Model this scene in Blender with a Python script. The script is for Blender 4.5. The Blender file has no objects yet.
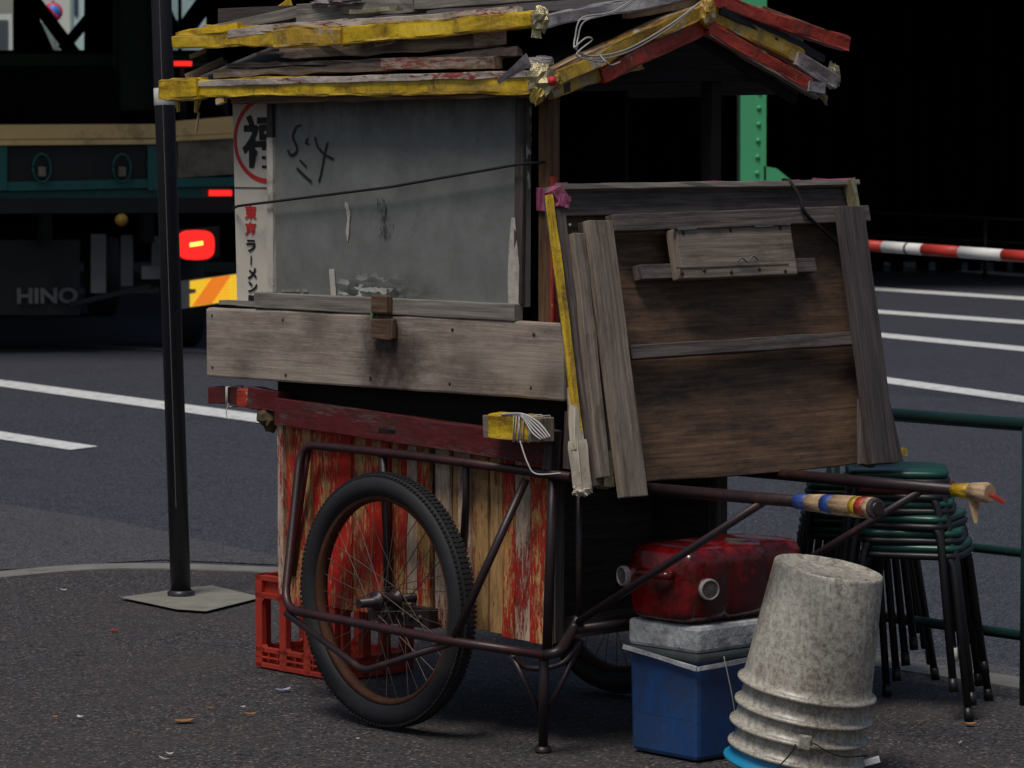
import bpy, math, random
from mathutils import Vector as V, Matrix, noise
random.seed(7)
SC = bpy.context.scene
C = SC.collection
R = math.radians
# ------------------------------------------------------------------ camera model and place coordinates
F = 3300.0; H = 1.44; P = math.atan((384 - 160) / F)
TH = R(48)
K = V((0.10, 8.0, 0))                                    # near corner of the cart, on the ground
A = V((-math.cos(TH), math.sin(TH), 0))                  # along the serving side, away from us
B = V((math.sin(TH), math.cos(TH), 0))                   # along the gable side, away from us
Z = V((0, 0, 1))
EYE = V((0, 0, H))
RZ = -0.10                                               # road level
def ray(x, y):
    u = (x - 512) / F; v = (384 - y) / F
    return V((u, math.cos(P) + v * math.sin(P), -math.sin(P) + v * math.cos(P)))
def on(x, y, pt, n):
    q = ray(x, y); return EYE + q * ((pt - EYE).dot(n) / q.dot(n))
def G(x, y, z=0.0): return on(x, y, V((0, 0, z)), Z)
def Y_(x, y, Y): return on(x, y, V((0, Y, 0)), V((0, 1, 0)))
def S3(x, y, off=0.0): return on(x, y, K - B * off, B)   # on a plane parallel to the serving side
def R3(x, y, off=0.0): return on(x, y, K - A * off, A)   # on a plane parallel to the gable side
def Cc(s, w, z): return K + A * s + B * w + Z * z

# ------------------------------------------------------------------ materials
def new(name):
    m = bpy.data.materials.new(name); m.use_nodes = True
    nt = m.node_tree; nt.nodes.clear()
    o = nt.nodes.new('ShaderNodeOutputMaterial'); p = nt.nodes.new('ShaderNodeBsdfPrincipled')
    nt.links.new(p.outputs[0], o.inputs[0]); return m, nt, p
def coords(nt, kind='UV', scale=(1, 1, 1)):
    t = nt.nodes.new('ShaderNodeTexCoord'); mp = nt.nodes.new('ShaderNodeMapping')
    mp.inputs['Scale'].default_value = scale
    nt.links.new(t.outputs[kind], mp.inputs[0]); return mp.outputs[0]
def nz(nt, co, scale, detail=5, rough=.6, dist=0):
    n = nt.nodes.new('ShaderNodeTexNoise'); n.inputs['Scale'].default_value = scale
    n.inputs['Detail'].default_value = detail; n.inputs['Roughness'].default_value = rough; n.inputs['Distortion'].default_value = dist
    nt.links.new(co, n.inputs['Vector']); return n.outputs['Fac']
def ramp(nt, fac, lo, hi, a=0.0, b=1.0):
    m = nt.nodes.new('ShaderNodeMapRange'); m.inputs['From Min'].default_value = lo; m.inputs['From Max'].default_value = hi
    m.inputs['To Min'].default_value = a; m.inputs['To Max'].default_value = b
    nt.links.new(fac, m.inputs['Value']); return m.outputs[0]
def mul(nt, a, b):
    m = nt.nodes.new('ShaderNodeMath'); m.operation = 'MULTIPLY'
    for i, v in enumerate((a, b)):
        if isinstance(v, (int, float)): m.inputs[i].default_value = v
        else: nt.links.new(v, m.inputs[i])
    return m.outputs[0]
def mix(nt, fac, a, b):
    m = nt.nodes.new('ShaderNodeMix'); m.data_type = 'RGBA'
    if isinstance(fac, (int, float)): m.inputs[0].default_value = fac
    else: nt.links.new(fac, m.inputs[0])
    for i, v in ((6, a), (7, b)):
        if isinstance(v, tuple): m.inputs[i].default_value = (*v[:3], 1)
        else: nt.links.new(v, m.inputs[i])
    return m.outputs[2]
def bump(nt, p, h, strength=.5, dist=.002):
    b = nt.nodes.new('ShaderNodeBump'); b.inputs['Strength'].default_value = strength; b.inputs['Distance'].default_value = dist
    nt.links.new(h, b.inputs['Height']); nt.links.new(b.outputs[0], p.inputs['Normal'])
def setc(nt, p, col, rough=.7, metal=0, spec=.3):
    if isinstance(col, tuple): p.inputs['Base Color'].default_value = (*col, 1)
    else: nt.links.new(col, p.inputs['Base Color'])
    if isinstance(rough, (int, float)): p.inputs['Roughness'].default_value = rough
    else: nt.links.new(rough, p.inputs['Roughness'])
    p.inputs['Metallic'].default_value = metal; p.inputs['Specular IOR Level'].default_value = spec

def wood(name, light, dark, stain, stain_amt=.5, wet=.75, blotch=3.0):
    m, nt, p = new(name)
    g = coords(nt, 'UV', (2.2, 60, 1)); g2 = coords(nt, 'UV', (1.2, 4.5, 1))
    grain = nz(nt, g, 1.6, 6, .7, .4); fine = nz(nt, coords(nt, 'UV', (8, 260, 1)), 1.0, 3, .6)
    c = mix(nt, ramp(nt, grain, .36, .66), dark, light)
    c = mix(nt, ramp(nt, fine, .35, .75, 0, .45), c, dark)
    bl = nz(nt, g2, blotch, 10, .82)
    c = mix(nt, ramp(nt, bl, .62 - .25 * stain_amt, .78 - .15 * stain_amt, 0, .9), c, stain)
    pale = nz(nt, coords(nt, 'UV', (3, 9, 1)), 2.3, 8, .8)
    c = mix(nt, ramp(nt, pale, .60, .72, 0, .35), c, tuple(min(1, x * 1.5) for x in light))
    cr = nz(nt, coords(nt, 'UV', (1.2, 45, 1)), 2.0, 2, .5)
    c = mix(nt, ramp(nt, cr, .30, .25, 0, .8), c, tuple(x * .25 for x in dark))
    setc(nt, p, c, wet, 0, .25); bump(nt, p, grain, .55, .003); return m
def peel(name, coats, base, amts, gd=40):
    """old paint over bare wood: each coat flakes off in upright ragged patches"""
    m, nt, p = new(name)
    grain = nz(nt, coords(nt, 'UV', (2.2, 60, 1)), 1.5, 6, .7)
    c = mix(nt, ramp(nt, grain, .38, .65), tuple(x * .45 for x in base), base)
    h = grain
    for i, (col, am) in enumerate(zip(coats, amts)):
        n = nz(nt, coords(nt, 'UV', (8 + 5 * i, 52 + 22 * i, 1)), 1.3 + .5 * i, 10, .82, .35)
        big = nz(nt, coords(nt, 'UV', (1.6, 3.5 + i * 2, 1)), 1.7 + i, 2, .5)
        s = nt.nodes.new('ShaderNodeMath'); s.operation = 'ADD'; nt.links.new(n, s.inputs[0]); nt.links.new(mul(nt, big, .5), s.inputs[1])
        mask = ramp(nt, s.outputs[0], .80 - am * .15, .83 - am * .15)
        v = nz(nt, coords(nt, 'UV', (5, 24, 1)), 3, 7, .7)
        cc = mix(nt, ramp(nt, v, .3, .7, 0, 1), tuple(x * .4 for x in col), tuple(x * 1.1 for x in col))
        c = mix(nt, mask, c, cc); h = mask
    d = nz(nt, coords(nt, 'UV', (1.5, 2, 1)), 2.5, 8, .75)
    c = mix(nt, ramp(nt, d, .50, .76, 0, .85), c, (.03, .02, .015))
    setc(nt, p, c, .62, 0, .3); bump(nt, p, h, .6, .002); return m
def tape(name, col, worn=(.45, .42, .38), amt=.4, rough=.32, lay=(30, 3)):
    m, nt, p = new(name)
    w = nz(nt, coords(nt, 'UV', (3, lay[0], 1)), 1.6, 5, .65, .6)
    c = mix(nt, ramp(nt, w, .36, .60), (col[0] * .38, col[1] * .30, col[2] * .3), col)
    w2 = nz(nt, coords(nt, 'UV', (1.5, lay[0] * 2.5, 1)), 1.6, 3, .6); c = mix(nt, ramp(nt, w2, .58, .75, 0, .3), c, worn)
    n = nz(nt, coords(nt, 'UV', (7, 12, 1)), 2.0, 8, .8)
    c = mix(nt, ramp(nt, n, .66 - .16 * amt, .70 - .16 * amt), c, worn)
    g = nz(nt, coords(nt, 'UV', (4, 5, 1)), 3.1, 9, .8)
    c = mix(nt, ramp(nt, g, .50, .68, 0, .9), c, (.06, .04, .022))
    setc(nt, p, c, rough, 0, .5)
    bump(nt, p, nz(nt, coords(nt, 'UV', (14, 26, 1)), 3, 5, .6, 1.0), .8, .004); return m
def plain(name, col, rough=.6, var=.35, scale=6, spec=.3, metal=0, dirt=(.02, .018, .015), dirt_amt=.3, kind='Object', bs=.2):
    m, nt, p = new(name)
    co = coords(nt, kind)
    n = nz(nt, co, scale, 8, .7)
    c = mix(nt, ramp(nt, n, .3, .7), tuple(x * (1 - var) for x in col), col)
    d = nz(nt, co, scale * .45, 9, .78)
    c = mix(nt, ramp(nt, d, .64 - .2 * dirt_amt, .80 - .2 * dirt_amt, 0, .85), c, dirt)
    setc(nt, p, c, rough, metal, spec); bump(nt, p, nz(nt, co, scale * 9, 3), bs, .002); return m
def glow(name, col, st):
    m, nt, p = new(name)
    p.inputs['Base Color'].default_value = (*[c * .6 for c in col], 1)
    p.inputs['Emission Color'].default_value = (*col, 1); p.inputs['Emission Strength'].default_value = st; return m
def asphalt(name, col, speck, amt=.5, tint=(.06, .05, .045)):
    m, nt, p = new(name)
    co = coords(nt, 'Object')
    v = nt.nodes.new('ShaderNodeTexVoronoi'); v.inputs['Scale'].default_value = 150; nt.links.new(co, v.inputs['Vector'])
    sp = nt.nodes.new('ShaderNodeSeparateColor'); nt.links.new(v.outputs['Color'], sp.inputs[0])
    c = mix(nt, ramp(nt, sp.outputs[0], .1, .95), tuple(x * .25 for x in col), tuple(x * 1.6 for x in col))
    c = mix(nt, ramp(nt, sp.outputs[1], .93, .97, 0, amt), c, speck)
    big = nz(nt, co, 1.3, 8, .7)
    c = mix(nt, ramp(nt, big, .42, .7, 0, .6), c, tint)
    sm = nz(nt, co, 9, 6, .7)
    c = mix(nt, ramp(nt, sm, .5, .8, 0, .55), c, tuple(x * .4 for x in col))
    v2 = nt.nodes.new('ShaderNodeTexVoronoi'); v2.inputs['Scale'].default_value = 42; nt.links.new(co, v2.inputs['Vector'])
    s2 = nt.nodes.new('ShaderNodeSeparateColor'); nt.links.new(v2.outputs['Color'], s2.inputs[0])
    near = mul(nt, ramp(nt, v2.outputs['Distance'], .22, .16), ramp(nt, s2.outputs[2], .955, .965, 0, amt))
    c = mix(nt, near, c, speck)
    setc(nt, p, c, .8, 0, .3)
    bump(nt, p, v.outputs['Distance'], .9, .004); return m

M = {}
M['board'] = wood('pale_weathered_board', (.42, .355, .30), (.27, .22, .18), (.12, .085, .07), .65, .7, 2.2)
M['grey_wood'] = wood('grey_weathered_wood', (.32, .29, .25), (.13, .115, .10), (.055, .045, .045), .35)
M['dark_wood'] = wood('dark_weathered_wood', (.115, .095, .085), (.035, .028, .028), (.012, .010, .010), .5)
M['brown_ply'] = wood('stained_brown_plywood', (.24, .14, .078), (.10, .06, .040), (.020, .017, .019), .85, .75, 2.8)
M['mid_wood'] = wood('greyish_brown_wood', (.19, .155, .14), (.055, .043, .042), (.022, .017, .018), .5)
M['charred_wood'] = wood('darkened_grey_wood', (.115, .095, .095), (.045, .037, .038), (.018, .014, .015), .4)
M['plank_wood'] = wood('brownish_grey_plank', (.33, .27, .22), (.14, .11, .085), (.04, .032, .030), .55)
M['soot'] = plain('sooty_inside', (.012, .010, .009), .9, .4, 4)  # near-black colour stands in for the shade inside the cart
M['latch'] = wood('rusty_stained_block', (.20, .13, .08), (.07, .04, .025), (.02, .014, .012), .6)
M['post'] = wood('brown_post', (.20, .12, .065), (.08, .042, .024), (.03, .015, .01), .4)
M['roof_wood'] = wood('roof_plank_wood', (.36, .30, .25), (.13, .09, .07), (.03, .02, .02), .5)
M['roof_red'] = peel('flaking_red_and_white_plank', [(.42, .32, .26), (.30, .045, .035)], (.24, .16, .09), [.75, .0])
M['peel_red'] = peel('flaking_red_paint', [(.62, .38, .17), (.58, .022, .012)], (.52, .27, .09), [.6, .68])
M['peel_mid'] = peel('half_gone_red_paint', [(.70, .42, .17), (.56, .026, .016)], (.58, .29, .09), [.6, .45])
M['peel_tan'] = peel('tan_plank_with_red_flecks', [(.52, .31, .13), (.40, .03, .02)], (.46, .25, .09), [.8, -.25])
M['peel_pale'] = peel('mostly_bare_pale_plank', [(.62, .46, .34), (.45, .035, .025)], (.48, .30, .14), [1.3, .05])
M['bare_tan'] = wood('bare_tan_plank', (.40, .23, .09), (.22, .11, .04), (.14, .05, .02), .3)
M['red_rail'] = peel('dark_red_rail', [(.13, .08, .075), (.13, .014, .016)], (.08, .05, .04), [.5, .9])
M['white_trim'] = peel('grubby_white_trim', [(.58, .50, .44), (.30, .04, .035)], (.3, .22, .14), [1.3, -.2])
M['yellow_tape'] = tape('yellow_tape', (.74, .50, .022), (.62, .52, .35), .12, .22)
M['gold_tape'] = tape('brownish_yellow_tape', (.55, .34, .035), (.40, .35, .30), .7, .3)
M['red_tape'] = tape('red_tape', (.50, .050, .025), (.42, .30, .16), .35, .35)
M['silver_tape'] = tape('silver_tape', (.45, .42, .42), (.35, .28, .15), .4, .3)
M['pink_tape'] = tape('pink_tape', (.45, .10, .22), (.5, .3, .3), .1, .5)
M['blue_tape'] = tape('blue_tape', (.03, .10, .42), (.4, .4, .4), .1, .35)
M['cream_tape'] = tape('cream_tape', (.60, .42, .24), (.35, .22, .12), .7, .6)
M['gold_foil'] = plain('crumpled_gold_tape', (.50, .36, .08), .25, .5, 40, .5, .5, bs=1)
M['foil'] = plain('crumpled_foil', (.60, .52, .30), .25, .5, 40, .5, .7, bs=1)
M['frame'] = plain('black_frame_tube', (.034, .020, .023), .42, .4, 14, .5, .2, (.10, .035, .02), .45)
M['frame_dark_red'] = plain('dark_red_black_tube', (.060, .018, .020), .42, .6, 12, .5, .15, (.018, .014, .015), .8)
M['frame_red'] = plain('dark_red_frame_tube', (.11, .015, .018), .42, .5, 16, .5, .1, (.03, .02, .02), .8)
M['rust'] = plain('rusty_metal', (.10, .042, .024), .75, .5, 30, .3, .3)
M['rubber'] = plain('tyre_rubber', (.024, .024, .027), .62, .3, 10, .3, 0, (.06, .052, .046), .15, bs=.3)
M['spoke'] = plain('dull_spoke_steel', (.13, .10, .085), .5, .4, 20, .5, .6)
M['soot_mark'] = plain('grey_soot', (.055, .058, .056), .8, .3, 40)
M['shutter'] = None; M['chip'] = plain('worn_white_flecks', (.30, .29, .26), .7, .3, 60, .3, 0, (.12, .10, .09), .9)
M['cream'] = plain('cream_sign_paint', (.60, .55, .47), .6, .15, 5, .3, 0, (.25, .2, .16), .5)
M['whitewash'] = plain('flaking_white_edge', (.52, .48, .42), .7, .2, 12, .3, 0, (.12, .10, .09), .75)
M['ink'] = plain('black_lettering', (.012, .011, .012), .5, .2)
M['ink_red'] = plain('red_lettering', (.55, .03, .03), .5, .2)
M['string'] = plain('pale_twine', (.60, .58, .56), .8, .3, 30)
M['wire'] = plain('grey_wire', (.42, .40, .38), .45, .3, 30, .5)
M['cord'] = plain('dark_cord', (.02, .018, .018), .8, .3, 30)
M['crate'] = plain('dusty_red_plastic', (.50, .045, .025), .5, .35, 7, .4, 0, (.08, .03, .025), .5)
M['tank'] = plain('dirty_red_plastic_can', (.46, .007, .010), .18, .85, 9, .6, 0, (.010, .003, .003), 1.45, bs=.5)
M['cap'] = plain('grey_plastic_cap', (.16, .13, .125), .5, .3, 30, .3, 0, (.05, .04, .04), .4)
M['cap_rim'] = plain('white_plastic_cap_rim', (.42, .39, .38), .5, .4, 30, .3, 0, (.08, .06, .06), .9)
M['blue_box'] = plain('blue_plastic_box', (.022, .085, .27), .36, .45, 7, .45, 0, (.034, .036, .042), 1.05)
M['duct'] = plain('silver_duct_tape', (.62, .63, .64), .32, .25, 7, .5, .1, (.05, .055, .06), .95, bs=2.0)
M['grey_lid'] = plain('dark_grey_lid', (.07, .08, .085), .5, .4, 12, .3)
M['bucket'] = None
M['blue_plastic'] = plain('bright_blue_plastic', (.015, .26, .48), .4, .2, 8, .4, 0, (.03, .05, .06), .3)
M['green_vinyl'] = plain('green_vinyl', (.008, .070, .050), .32, .3, 9, .5, 0, (.01, .02, .02), .3)
M['red_vinyl'] = plain('faded_red_vinyl', (.22, .035, .03), .45, .3, 9, .4)
M['black_tube'] = plain('black_stool_tube', (.014, .014, .016), .4, .3, 9, .4)
M['white_cap'] = plain('off_white_rubber_foot', (.50, .48, .42), .6, .2, 9)
M['rail_green'] = plain('dark_green_rail_paint', (.012, .045, .036), .4, .3, 9, .4, 0, (.02, .02, .02), .3)
M['pole'] = plain('dark_grey_pole_paint', (.035, .034, .042), .38, .25, 6, .5, .3)
M['sticker'] = plain('white_sticker', (.7, .7, .68), .6, .2, 30)
M['steel_green'] = plain('bright_green_steel_paint', (.07, .38, .17), .45, .12, 2.5, .4, 0, (.04, .2, .1), .35, bs=.05)  # sky light on the column is put into this brightened green
M['dull_green'] = plain('dull_green_scrap', (.13, .20, .11), .7, .3, 20)
M['dark_steel'] = plain('dark_green_girder_paint', (.045, .095, .060), .6, .5, 1.2, .3)
M['black_steel'] = plain('grimy_black_girder_paint', (.006, .007, .0075), .85, .5, .8, .05)  # near-black colour carries the darkness under the viaduct
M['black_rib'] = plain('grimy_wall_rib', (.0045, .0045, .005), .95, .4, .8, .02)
M['wall'] = plain('grimy_underpass_wall', (.009, .009, .0095), .95, .5, .5, .05, bs=.1)  # wall and ribs coloured near black in place of deep shade
M['truck_yellow'] = plain('faded_yellow_truck_paint', (.62, .42, .17), .5, .15, 4, .4, 0, (.08, .05, .02), .35)
M['truck_green'] = plain('dark_teal_truck_paint', (.003, .085, .080), .42, .3, 4, .4, 0, (.01, .02, .02), .4)
M['truck_dark'] = plain('dark_truck_panel', (.007, .008, .010), .5, .4, 4, .3)
M['truck_grey'] = plain('scuffed_grey_truck_panel', (.17, .145, .11), .6, .35, 10, .3, 0, (.06, .05, .04), .8)
M['steel_lt'] = plain('light_grey_truck_bracket', (.13, .135, .14), .5, .3, 4, .4)
M['chrome_text'] = plain('pale_letters', (.10, .10, .10), .5, .2, 8)
M['lamp_red'] = glow('lit_red_lamp', (1, .02, .015), 1.25)
M['lamp_hot'] = glow('lit_lamp_filament', (1, .35, .05), 5)
M['refl_yellow'] = glow('headlit_yellow_reflector', (1, .60, .03), .85)  # emission imitates light thrown back by the reflector plate
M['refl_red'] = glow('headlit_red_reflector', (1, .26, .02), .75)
M['lamp_amber'] = plain('amber_lens', (.35, .2, .03), .3, .2)
M['bar_red'] = plain('red_bar_paint', (.55, .045, .03), .45, .12, 6, .4, 0, (.2, .05, .04), .2)
M['bar_white'] = plain('white_bar_paint', (.78, .76, .72), .45, .06, 6, .4, 0, (.3, .28, .25), .15)
M['concrete'] = plain('concrete_pad', (.26, .25, .21), .85, .35, 9, .2, 0, (.06, .06, .055), .3, bs=.5)
M['kerbstone'] = plain('worn_kerb_stone', (.24, .225, .21), .85, .35, 7, .2, 0, (.07, .055, .045), .4, bs=.5)

M['marking'] = plain('worn_white_road_paint', (.80, .81, .80), .7, .25, 26, .3, 0, (.13, .13, .14), .62)
M['grey_marking'] = plain('rubbed_out_road_paint', (.14, .145, .15), .7, .3, 5)
M['road'] = asphalt('road_asphalt', (.048, .051, .066), (.20, .21, .25), .8, (.058, .060, .078))
M['gutter'] = asphalt('dusty_gutter', (.082, .082, .090), (.2, .2, .2), .4, (.07, .07, .075))
M['pave'] = asphalt('pavement_asphalt', (.054, .051, .055), (.28, .22, .18), .8, (.070, .056, .050))
M['facade'] = plain('pale_far_facade', (.66, .68, .62), .8, .1, .4)
M['facade_blue'] = plain('pale_blue_far_facade', (.50, .66, .64), .8, .1, .4)
M['glass_far'] = plain('far_window_glass', (.05, .07, .10), .2, .3, .4)
M['sign_blue'] = plain('blue_sign_enamel', (.02, .22, .62), .4, .05)
M['sign_red'] = plain('red_sign_enamel', (.75, .02, .07), .4, .05)
M['leaf'] = plain('orange_dead_leaf', (.45, .20, .05), .7, .3, 30)
M['paper'] = plain('crumpled_white_paper', (.65, .65, .66), .8, .15, 30)
M['paper_blue'] = plain('pale_blue_wrapper', (.42, .45, .66), .5, .2, 30)
M['rag'] = plain('dirty_brown_rag', (.12, .09, .05), .9, .5, 14, .2, 0, (.02, .016, .014), .9)
M['cloth'] = plain('cream_hanging_plastic', (.52, .46, .36), .5, .3, 14, .4, 0, (.2, .15, .08), .4)

def make_shutter():
    m, nt, p = new('grey_green_shutter_paint')
    co = coords(nt, 'UV', (1, 1, 1))
    n = nz(nt, coords(nt, 'UV', (2.5, 2.5, 1)), 2, 8, .75); smx = nz(nt, coords(nt, 'UV', (14, 5, 1)), 1.5, 8, .8)
    c = mix(nt, ramp(nt, n, .35, .68), (.122, .128, .120), (.20, .208, .198))
    sx = nt.nodes.new('ShaderNodeSeparateXYZ'); nt.links.new(co, sx.inputs[0])
    # shade of the eave painted along the shutter top; chipped, scuffed marks on the bottom edge
    g = nz(nt, coords(nt, 'UV', (9, 30, 1)), 1.1, 9, .8)
    low = ramp(nt, sx.outputs[1], .075, .02)
    c = mix(nt, mul(nt, mul(nt, low, ramp(nt, g, .40, .58)), mul(nt, ramp(nt, sx.outputs[0], .2, .34), ramp(nt, sx.outputs[0], .75, .5))), c, (.03, .03, .03))
    g2 = nz(nt, coords(nt, 'UV', (22, 60, 1)), 1.0, 2, .5)
    reg = mul(nt, ramp(nt, sx.outputs[0], .26, .32), ramp(nt, sx.outputs[0], .56, .46))
    c = mix(nt, mul(nt, mul(nt, low, reg), ramp(nt, g2, .55, .58)), c, (.45, .45, .42))
    c = mix(nt, ramp(nt, smx, .56, .74, 0, .45), c, (.055, .058, .055)); eave_shade = mul(nt, ramp(nt, sx.outputs[1], .40, .51), ramp(nt, smx, .35, .65)); c = mix(nt, eave_shade, c, (.045, .047, .045))
    s = nz(nt, coords(nt, 'UV', (12, 60, 1)), 2.1, 6, .7)
    c = mix(nt, ramp(nt, s, .66, .72, 0, .5), c, (.03, .028, .03))
    setc(nt, p, c, .55, 0, .35); bump(nt, p, n, .25, .002); return m
M['shutter'] = make_shutter()
def stain(m, pts, col):
    nt = m.node_tree; p = [n for n in nt.nodes if n.type == 'BSDF_PRINCIPLED'][0]; src = p.inputs['Base Color'].links[0].from_socket; co = coords(nt, 'Object')
    for (pt, r, amt) in pts:
        d = nt.nodes.new('ShaderNodeVectorMath'); d.operation = 'DISTANCE'; nt.links.new(co, d.inputs[0]); d.inputs[1].default_value = pt
        n = nz(nt, co, 14, 7, .75); a = nt.nodes.new('ShaderNodeMath'); a.operation = 'MULTIPLY_ADD'; nt.links.new(n, a.inputs[0]); a.inputs[1].default_value = -r * 1.6; nt.links.new(d.outputs['Value'], a.inputs[2])
        src = mix(nt, ramp(nt, a.outputs[0], r * .3, -r * .7, 0, amt), src, col)
    nt.links.new(src, p.inputs['Base Color'])
stain(M['board'], [(tuple(A * s_ - B * .06 + Z * z_), r_, a_) for s_, z_, r_, a_ in ((.54, .95, .12, .95), (.60, .90, .10, .8), (.47, .92, .10, .7), (.58, 1.02, .08, .8), (.85, 1.02, .07, .5), (.25, .90, .13, .45), (1.15, .89, .06, .4), (-.06, .90, .08, .6))], (.035, .022, .018))
def make_bucket():
    m, nt, p = new('grimy_white_plastic')
    ob = coords(nt, 'Object'); obv = coords(nt, 'Object', (1, 1, .22))
    obs = coords(nt, 'Object', (1, 1, .08))
    st = nz(nt, obs, 70, 6, .7); sp = nz(nt, ob, 130, 7, .8); bl = nz(nt, ob, 3, 8, .7); bl2 = nz(nt, obv, 7, 10, .85); fine = nz(nt, ob, 75, 9, .85)
    c = mix(nt, ramp(nt, bl, .35, .65), (.58, .55, .48), (.36, .33, .28))
    c = mix(nt, ramp(nt, st, .50, .66, 0, .5), c, (.20, .17, .14))
    c = mix(nt, mul(nt, ramp(nt, fine, .45, .58), ramp(nt, bl, .30, .62, .35, 1)), c, (.15, .12, .085))
    c = mix(nt, ramp(nt, sp, .56, .64, 0, .6), c, (.08, .07, .06))
    c = mix(nt, mul(nt, ramp(nt, bl2, .54, .62, 0, .85), ramp(nt, fine, .40, .52)), c, (.06, .05, .045))
    r = nz(nt, ob, 9, 9, .85); c = mix(nt, ramp(nt, r, .64, .70, 0, .7), c, (.32, .08, .04))
    setc(nt, p, c, .38, 0, .5); bump(nt, p, bl, .1, .001); return m
M['bucket'] = make_bucket()

# ------------------------------------------------------------------ mesh builder
class MB:
    def __init__(s): s.v = []; s.f = []; s.u = []; s.m = []; s.mi = 0; s.sm = []; s.g = []; s.gid = -1
    def add(s, verts, faces, uvs, smooth=False):
        o = len(s.v); s.v += [V(x) for x in verts]; s.gid += 1
        for f, u in zip(faces, uvs):
            s.f.append([i + o for i in f]); s.u.append(u); s.m.append(s.mi); s.sm.append(smooth); s.g.append(s.gid)
    def bar(s, p0, p1, side, w, h, seg=1, jit=0, w1=None, h1=None, cap=True, rnd=None):
        """a board from p0 to p1; w across `side`, h across the third axis; seg+jit make it crooked"""
        p0 = V(p0); p1 = V(p1); d = p1 - p0; L = d.length; d = d / L
        side = V(side); side = (side - d * side.dot(d)).normalized(); up = d.cross(side).normalized()
        w1 = w if w1 is None else w1; h1 = h if h1 is None else h1
        o = (random.random() * 40, random.random() * 40); vs = []; fs = []; us = []
        off = random.random() * 100
        prev = None
        for i in range(seg + 1):
            t = i / seg; c = p0.lerp(p1, t); ww = w + (w1 - w) * t; hh = h + (h1 - h) * t
            for k, (a, b) in enumerate(((-1, -1), (1, -1), (1, 1), (-1, 1))):
                j = V((0, 0, 0))
                if jit:
                    j = (side * noise.noise(V((t * L * 9 + off, k * 3.7, 0))) + up * noise.noise(V((t * L * 9 + off, k * 5.1, 7)))) * jit
                    if i in (0, seg): j += d * noise.noise(V((k * 2.3, off, 1))) * jit
                vs.append(c + side * a * ww / 2 + up * b * hh / 2 + j)
        per = [0, w, w + h, 2 * w + h, 2 * w + 2 * h]
        for i in range(seg):
            u0 = L * i / seg + o[0]; u1 = L * (i + 1) / seg + o[0]
            for k in range(4):
                a_ = i * 4 + k; b_ = i * 4 + (k + 1) % 4
                fs.append((a_, b_, b_ + 4, a_ + 4)); v0 = per[k] + o[1]; v1 = per[k + 1] + o[1]
                us.append(((u0, v0), (u0, v1), (u1, v1), (u1, v0)))
        n = seg * 4
        fs.append((3, 2, 1, 0)); us.append(((0, h), (w, h), (w, 0), (0, 0)))
        fs.append((n, n + 1, n + 2, n + 3)); us.append(((0, 0), (w, 0), (w, h), (0, h)))
        us[-2:] = [tuple((x + o[0], y + o[1]) for x, y in u) for u in us[-2:]]
        s.add(vs, fs, us); return s
    def slab(s, c, ax, ay, az):
        """box from centre and three full-length edge vectors; the first is the grain"""
        ax = V(ax); return s.bar(V(c) - ax / 2, V(c) + ax / 2, ay, V(ay).length, V(az).length)
    def tube(s, pts, r, n=10, cap=True, smooth=True):
        pts = [V(p) for p in pts]; N = len(pts)
        rr = r if isinstance(r, (list, tuple)) else [r] * N
        vs = []; fs = []; us = []; o = random.random() * 9
        t0 = (pts[1] - pts[0]).normalized(); a = t0.orthogonal().normalized(); acc = 0; lens = []
        for i in range(N):
            t = ((pts[min(i + 1, N - 1)] - pts[i]).normalized() + (pts[i] - pts[max(i - 1, 0)]).normalized())
            t = t.normalized() if t.length > 1e-6 else t0
            a = (a - t * a.dot(t)).normalized(); b = t.cross(a)
            if i: acc += (pts[i] - pts[i - 1]).length
            lens.append(acc)
            for k in range(n):
                q = 2 * math.pi * k / n
                vs.append(pts[i] + (a * math.cos(q) + b * math.sin(q)) * rr[i])
        for i in range(N - 1):
            for k in range(n):
                k2 = (k + 1) % n
                fs.append((i * n + k, i * n + k2, (i + 1) * n + k2, (i + 1) * n + k))
                v0 = k / n * 6.28 * rr[0]; v1 = (k + 1) / n * 6.28 * rr[0]
                us.append(((lens[i] + o, v0), (lens[i] + o, v1), (lens[i + 1] + o, v1), (lens[i + 1] + o, v0)))
        s.add(vs, fs, us, smooth)
        if cap:
            b0 = len(s.v) - N * n
            s.g.append(s.gid); s.f.append([b0 + k for k in range(n)][::-1]); s.u.append([(0, 0)] * n); s.m.append(s.mi); s.sm.append(False)
            b1 = b0 + (N - 1) * n
            s.g.append(s.gid); s.f.append([b1 + k for k in range(n)]); s.u.append([(0, 0)] * n); s.m.append(s.mi); s.sm.append(False)
        return s
    def lathe(s, base, axis, prof, n=48, closed=False, wob=0):
        """prof = [(radius, height along axis)]"""
        base = V(base); ax = V(axis).normalized(); a = ax.orthogonal().normalized(); b = ax.cross(a)
        vs = []; fs = []; us = []; o = random.random() * 9
        for r, h in prof:
            for k in range(n):
                q = 2 * math.pi * k / n; rr = r * (1 + wob * noise.noise(V((math.cos(q) * 1.5, math.sin(q) * 1.5, h * 6 + o))))
                vs.append(base + ax * h + (a * math.cos(q) + b * math.sin(q)) * rr)
        N = len(prof); acc = 0
        for i in range(N if closed else N - 1):
            j = (i + 1) % N; dl = math.hypot(prof[j][0] - prof[i][0], prof[j][1] - prof[i][1])
            for k in range(n):
                k2 = (k + 1) % n; ua = k / n * 6.28 * .15; ub = (k + 1) / n * 6.28 * .15
                fs.append((i * n + k, i * n + k2, j * n + k2, j * n + k))
                us.append(((ua, acc + o), (ub, acc + o), (ub, acc + dl + o), (ua, acc + dl + o)))
            acc += dl
        s.add(vs, fs, us, True); return s
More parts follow.
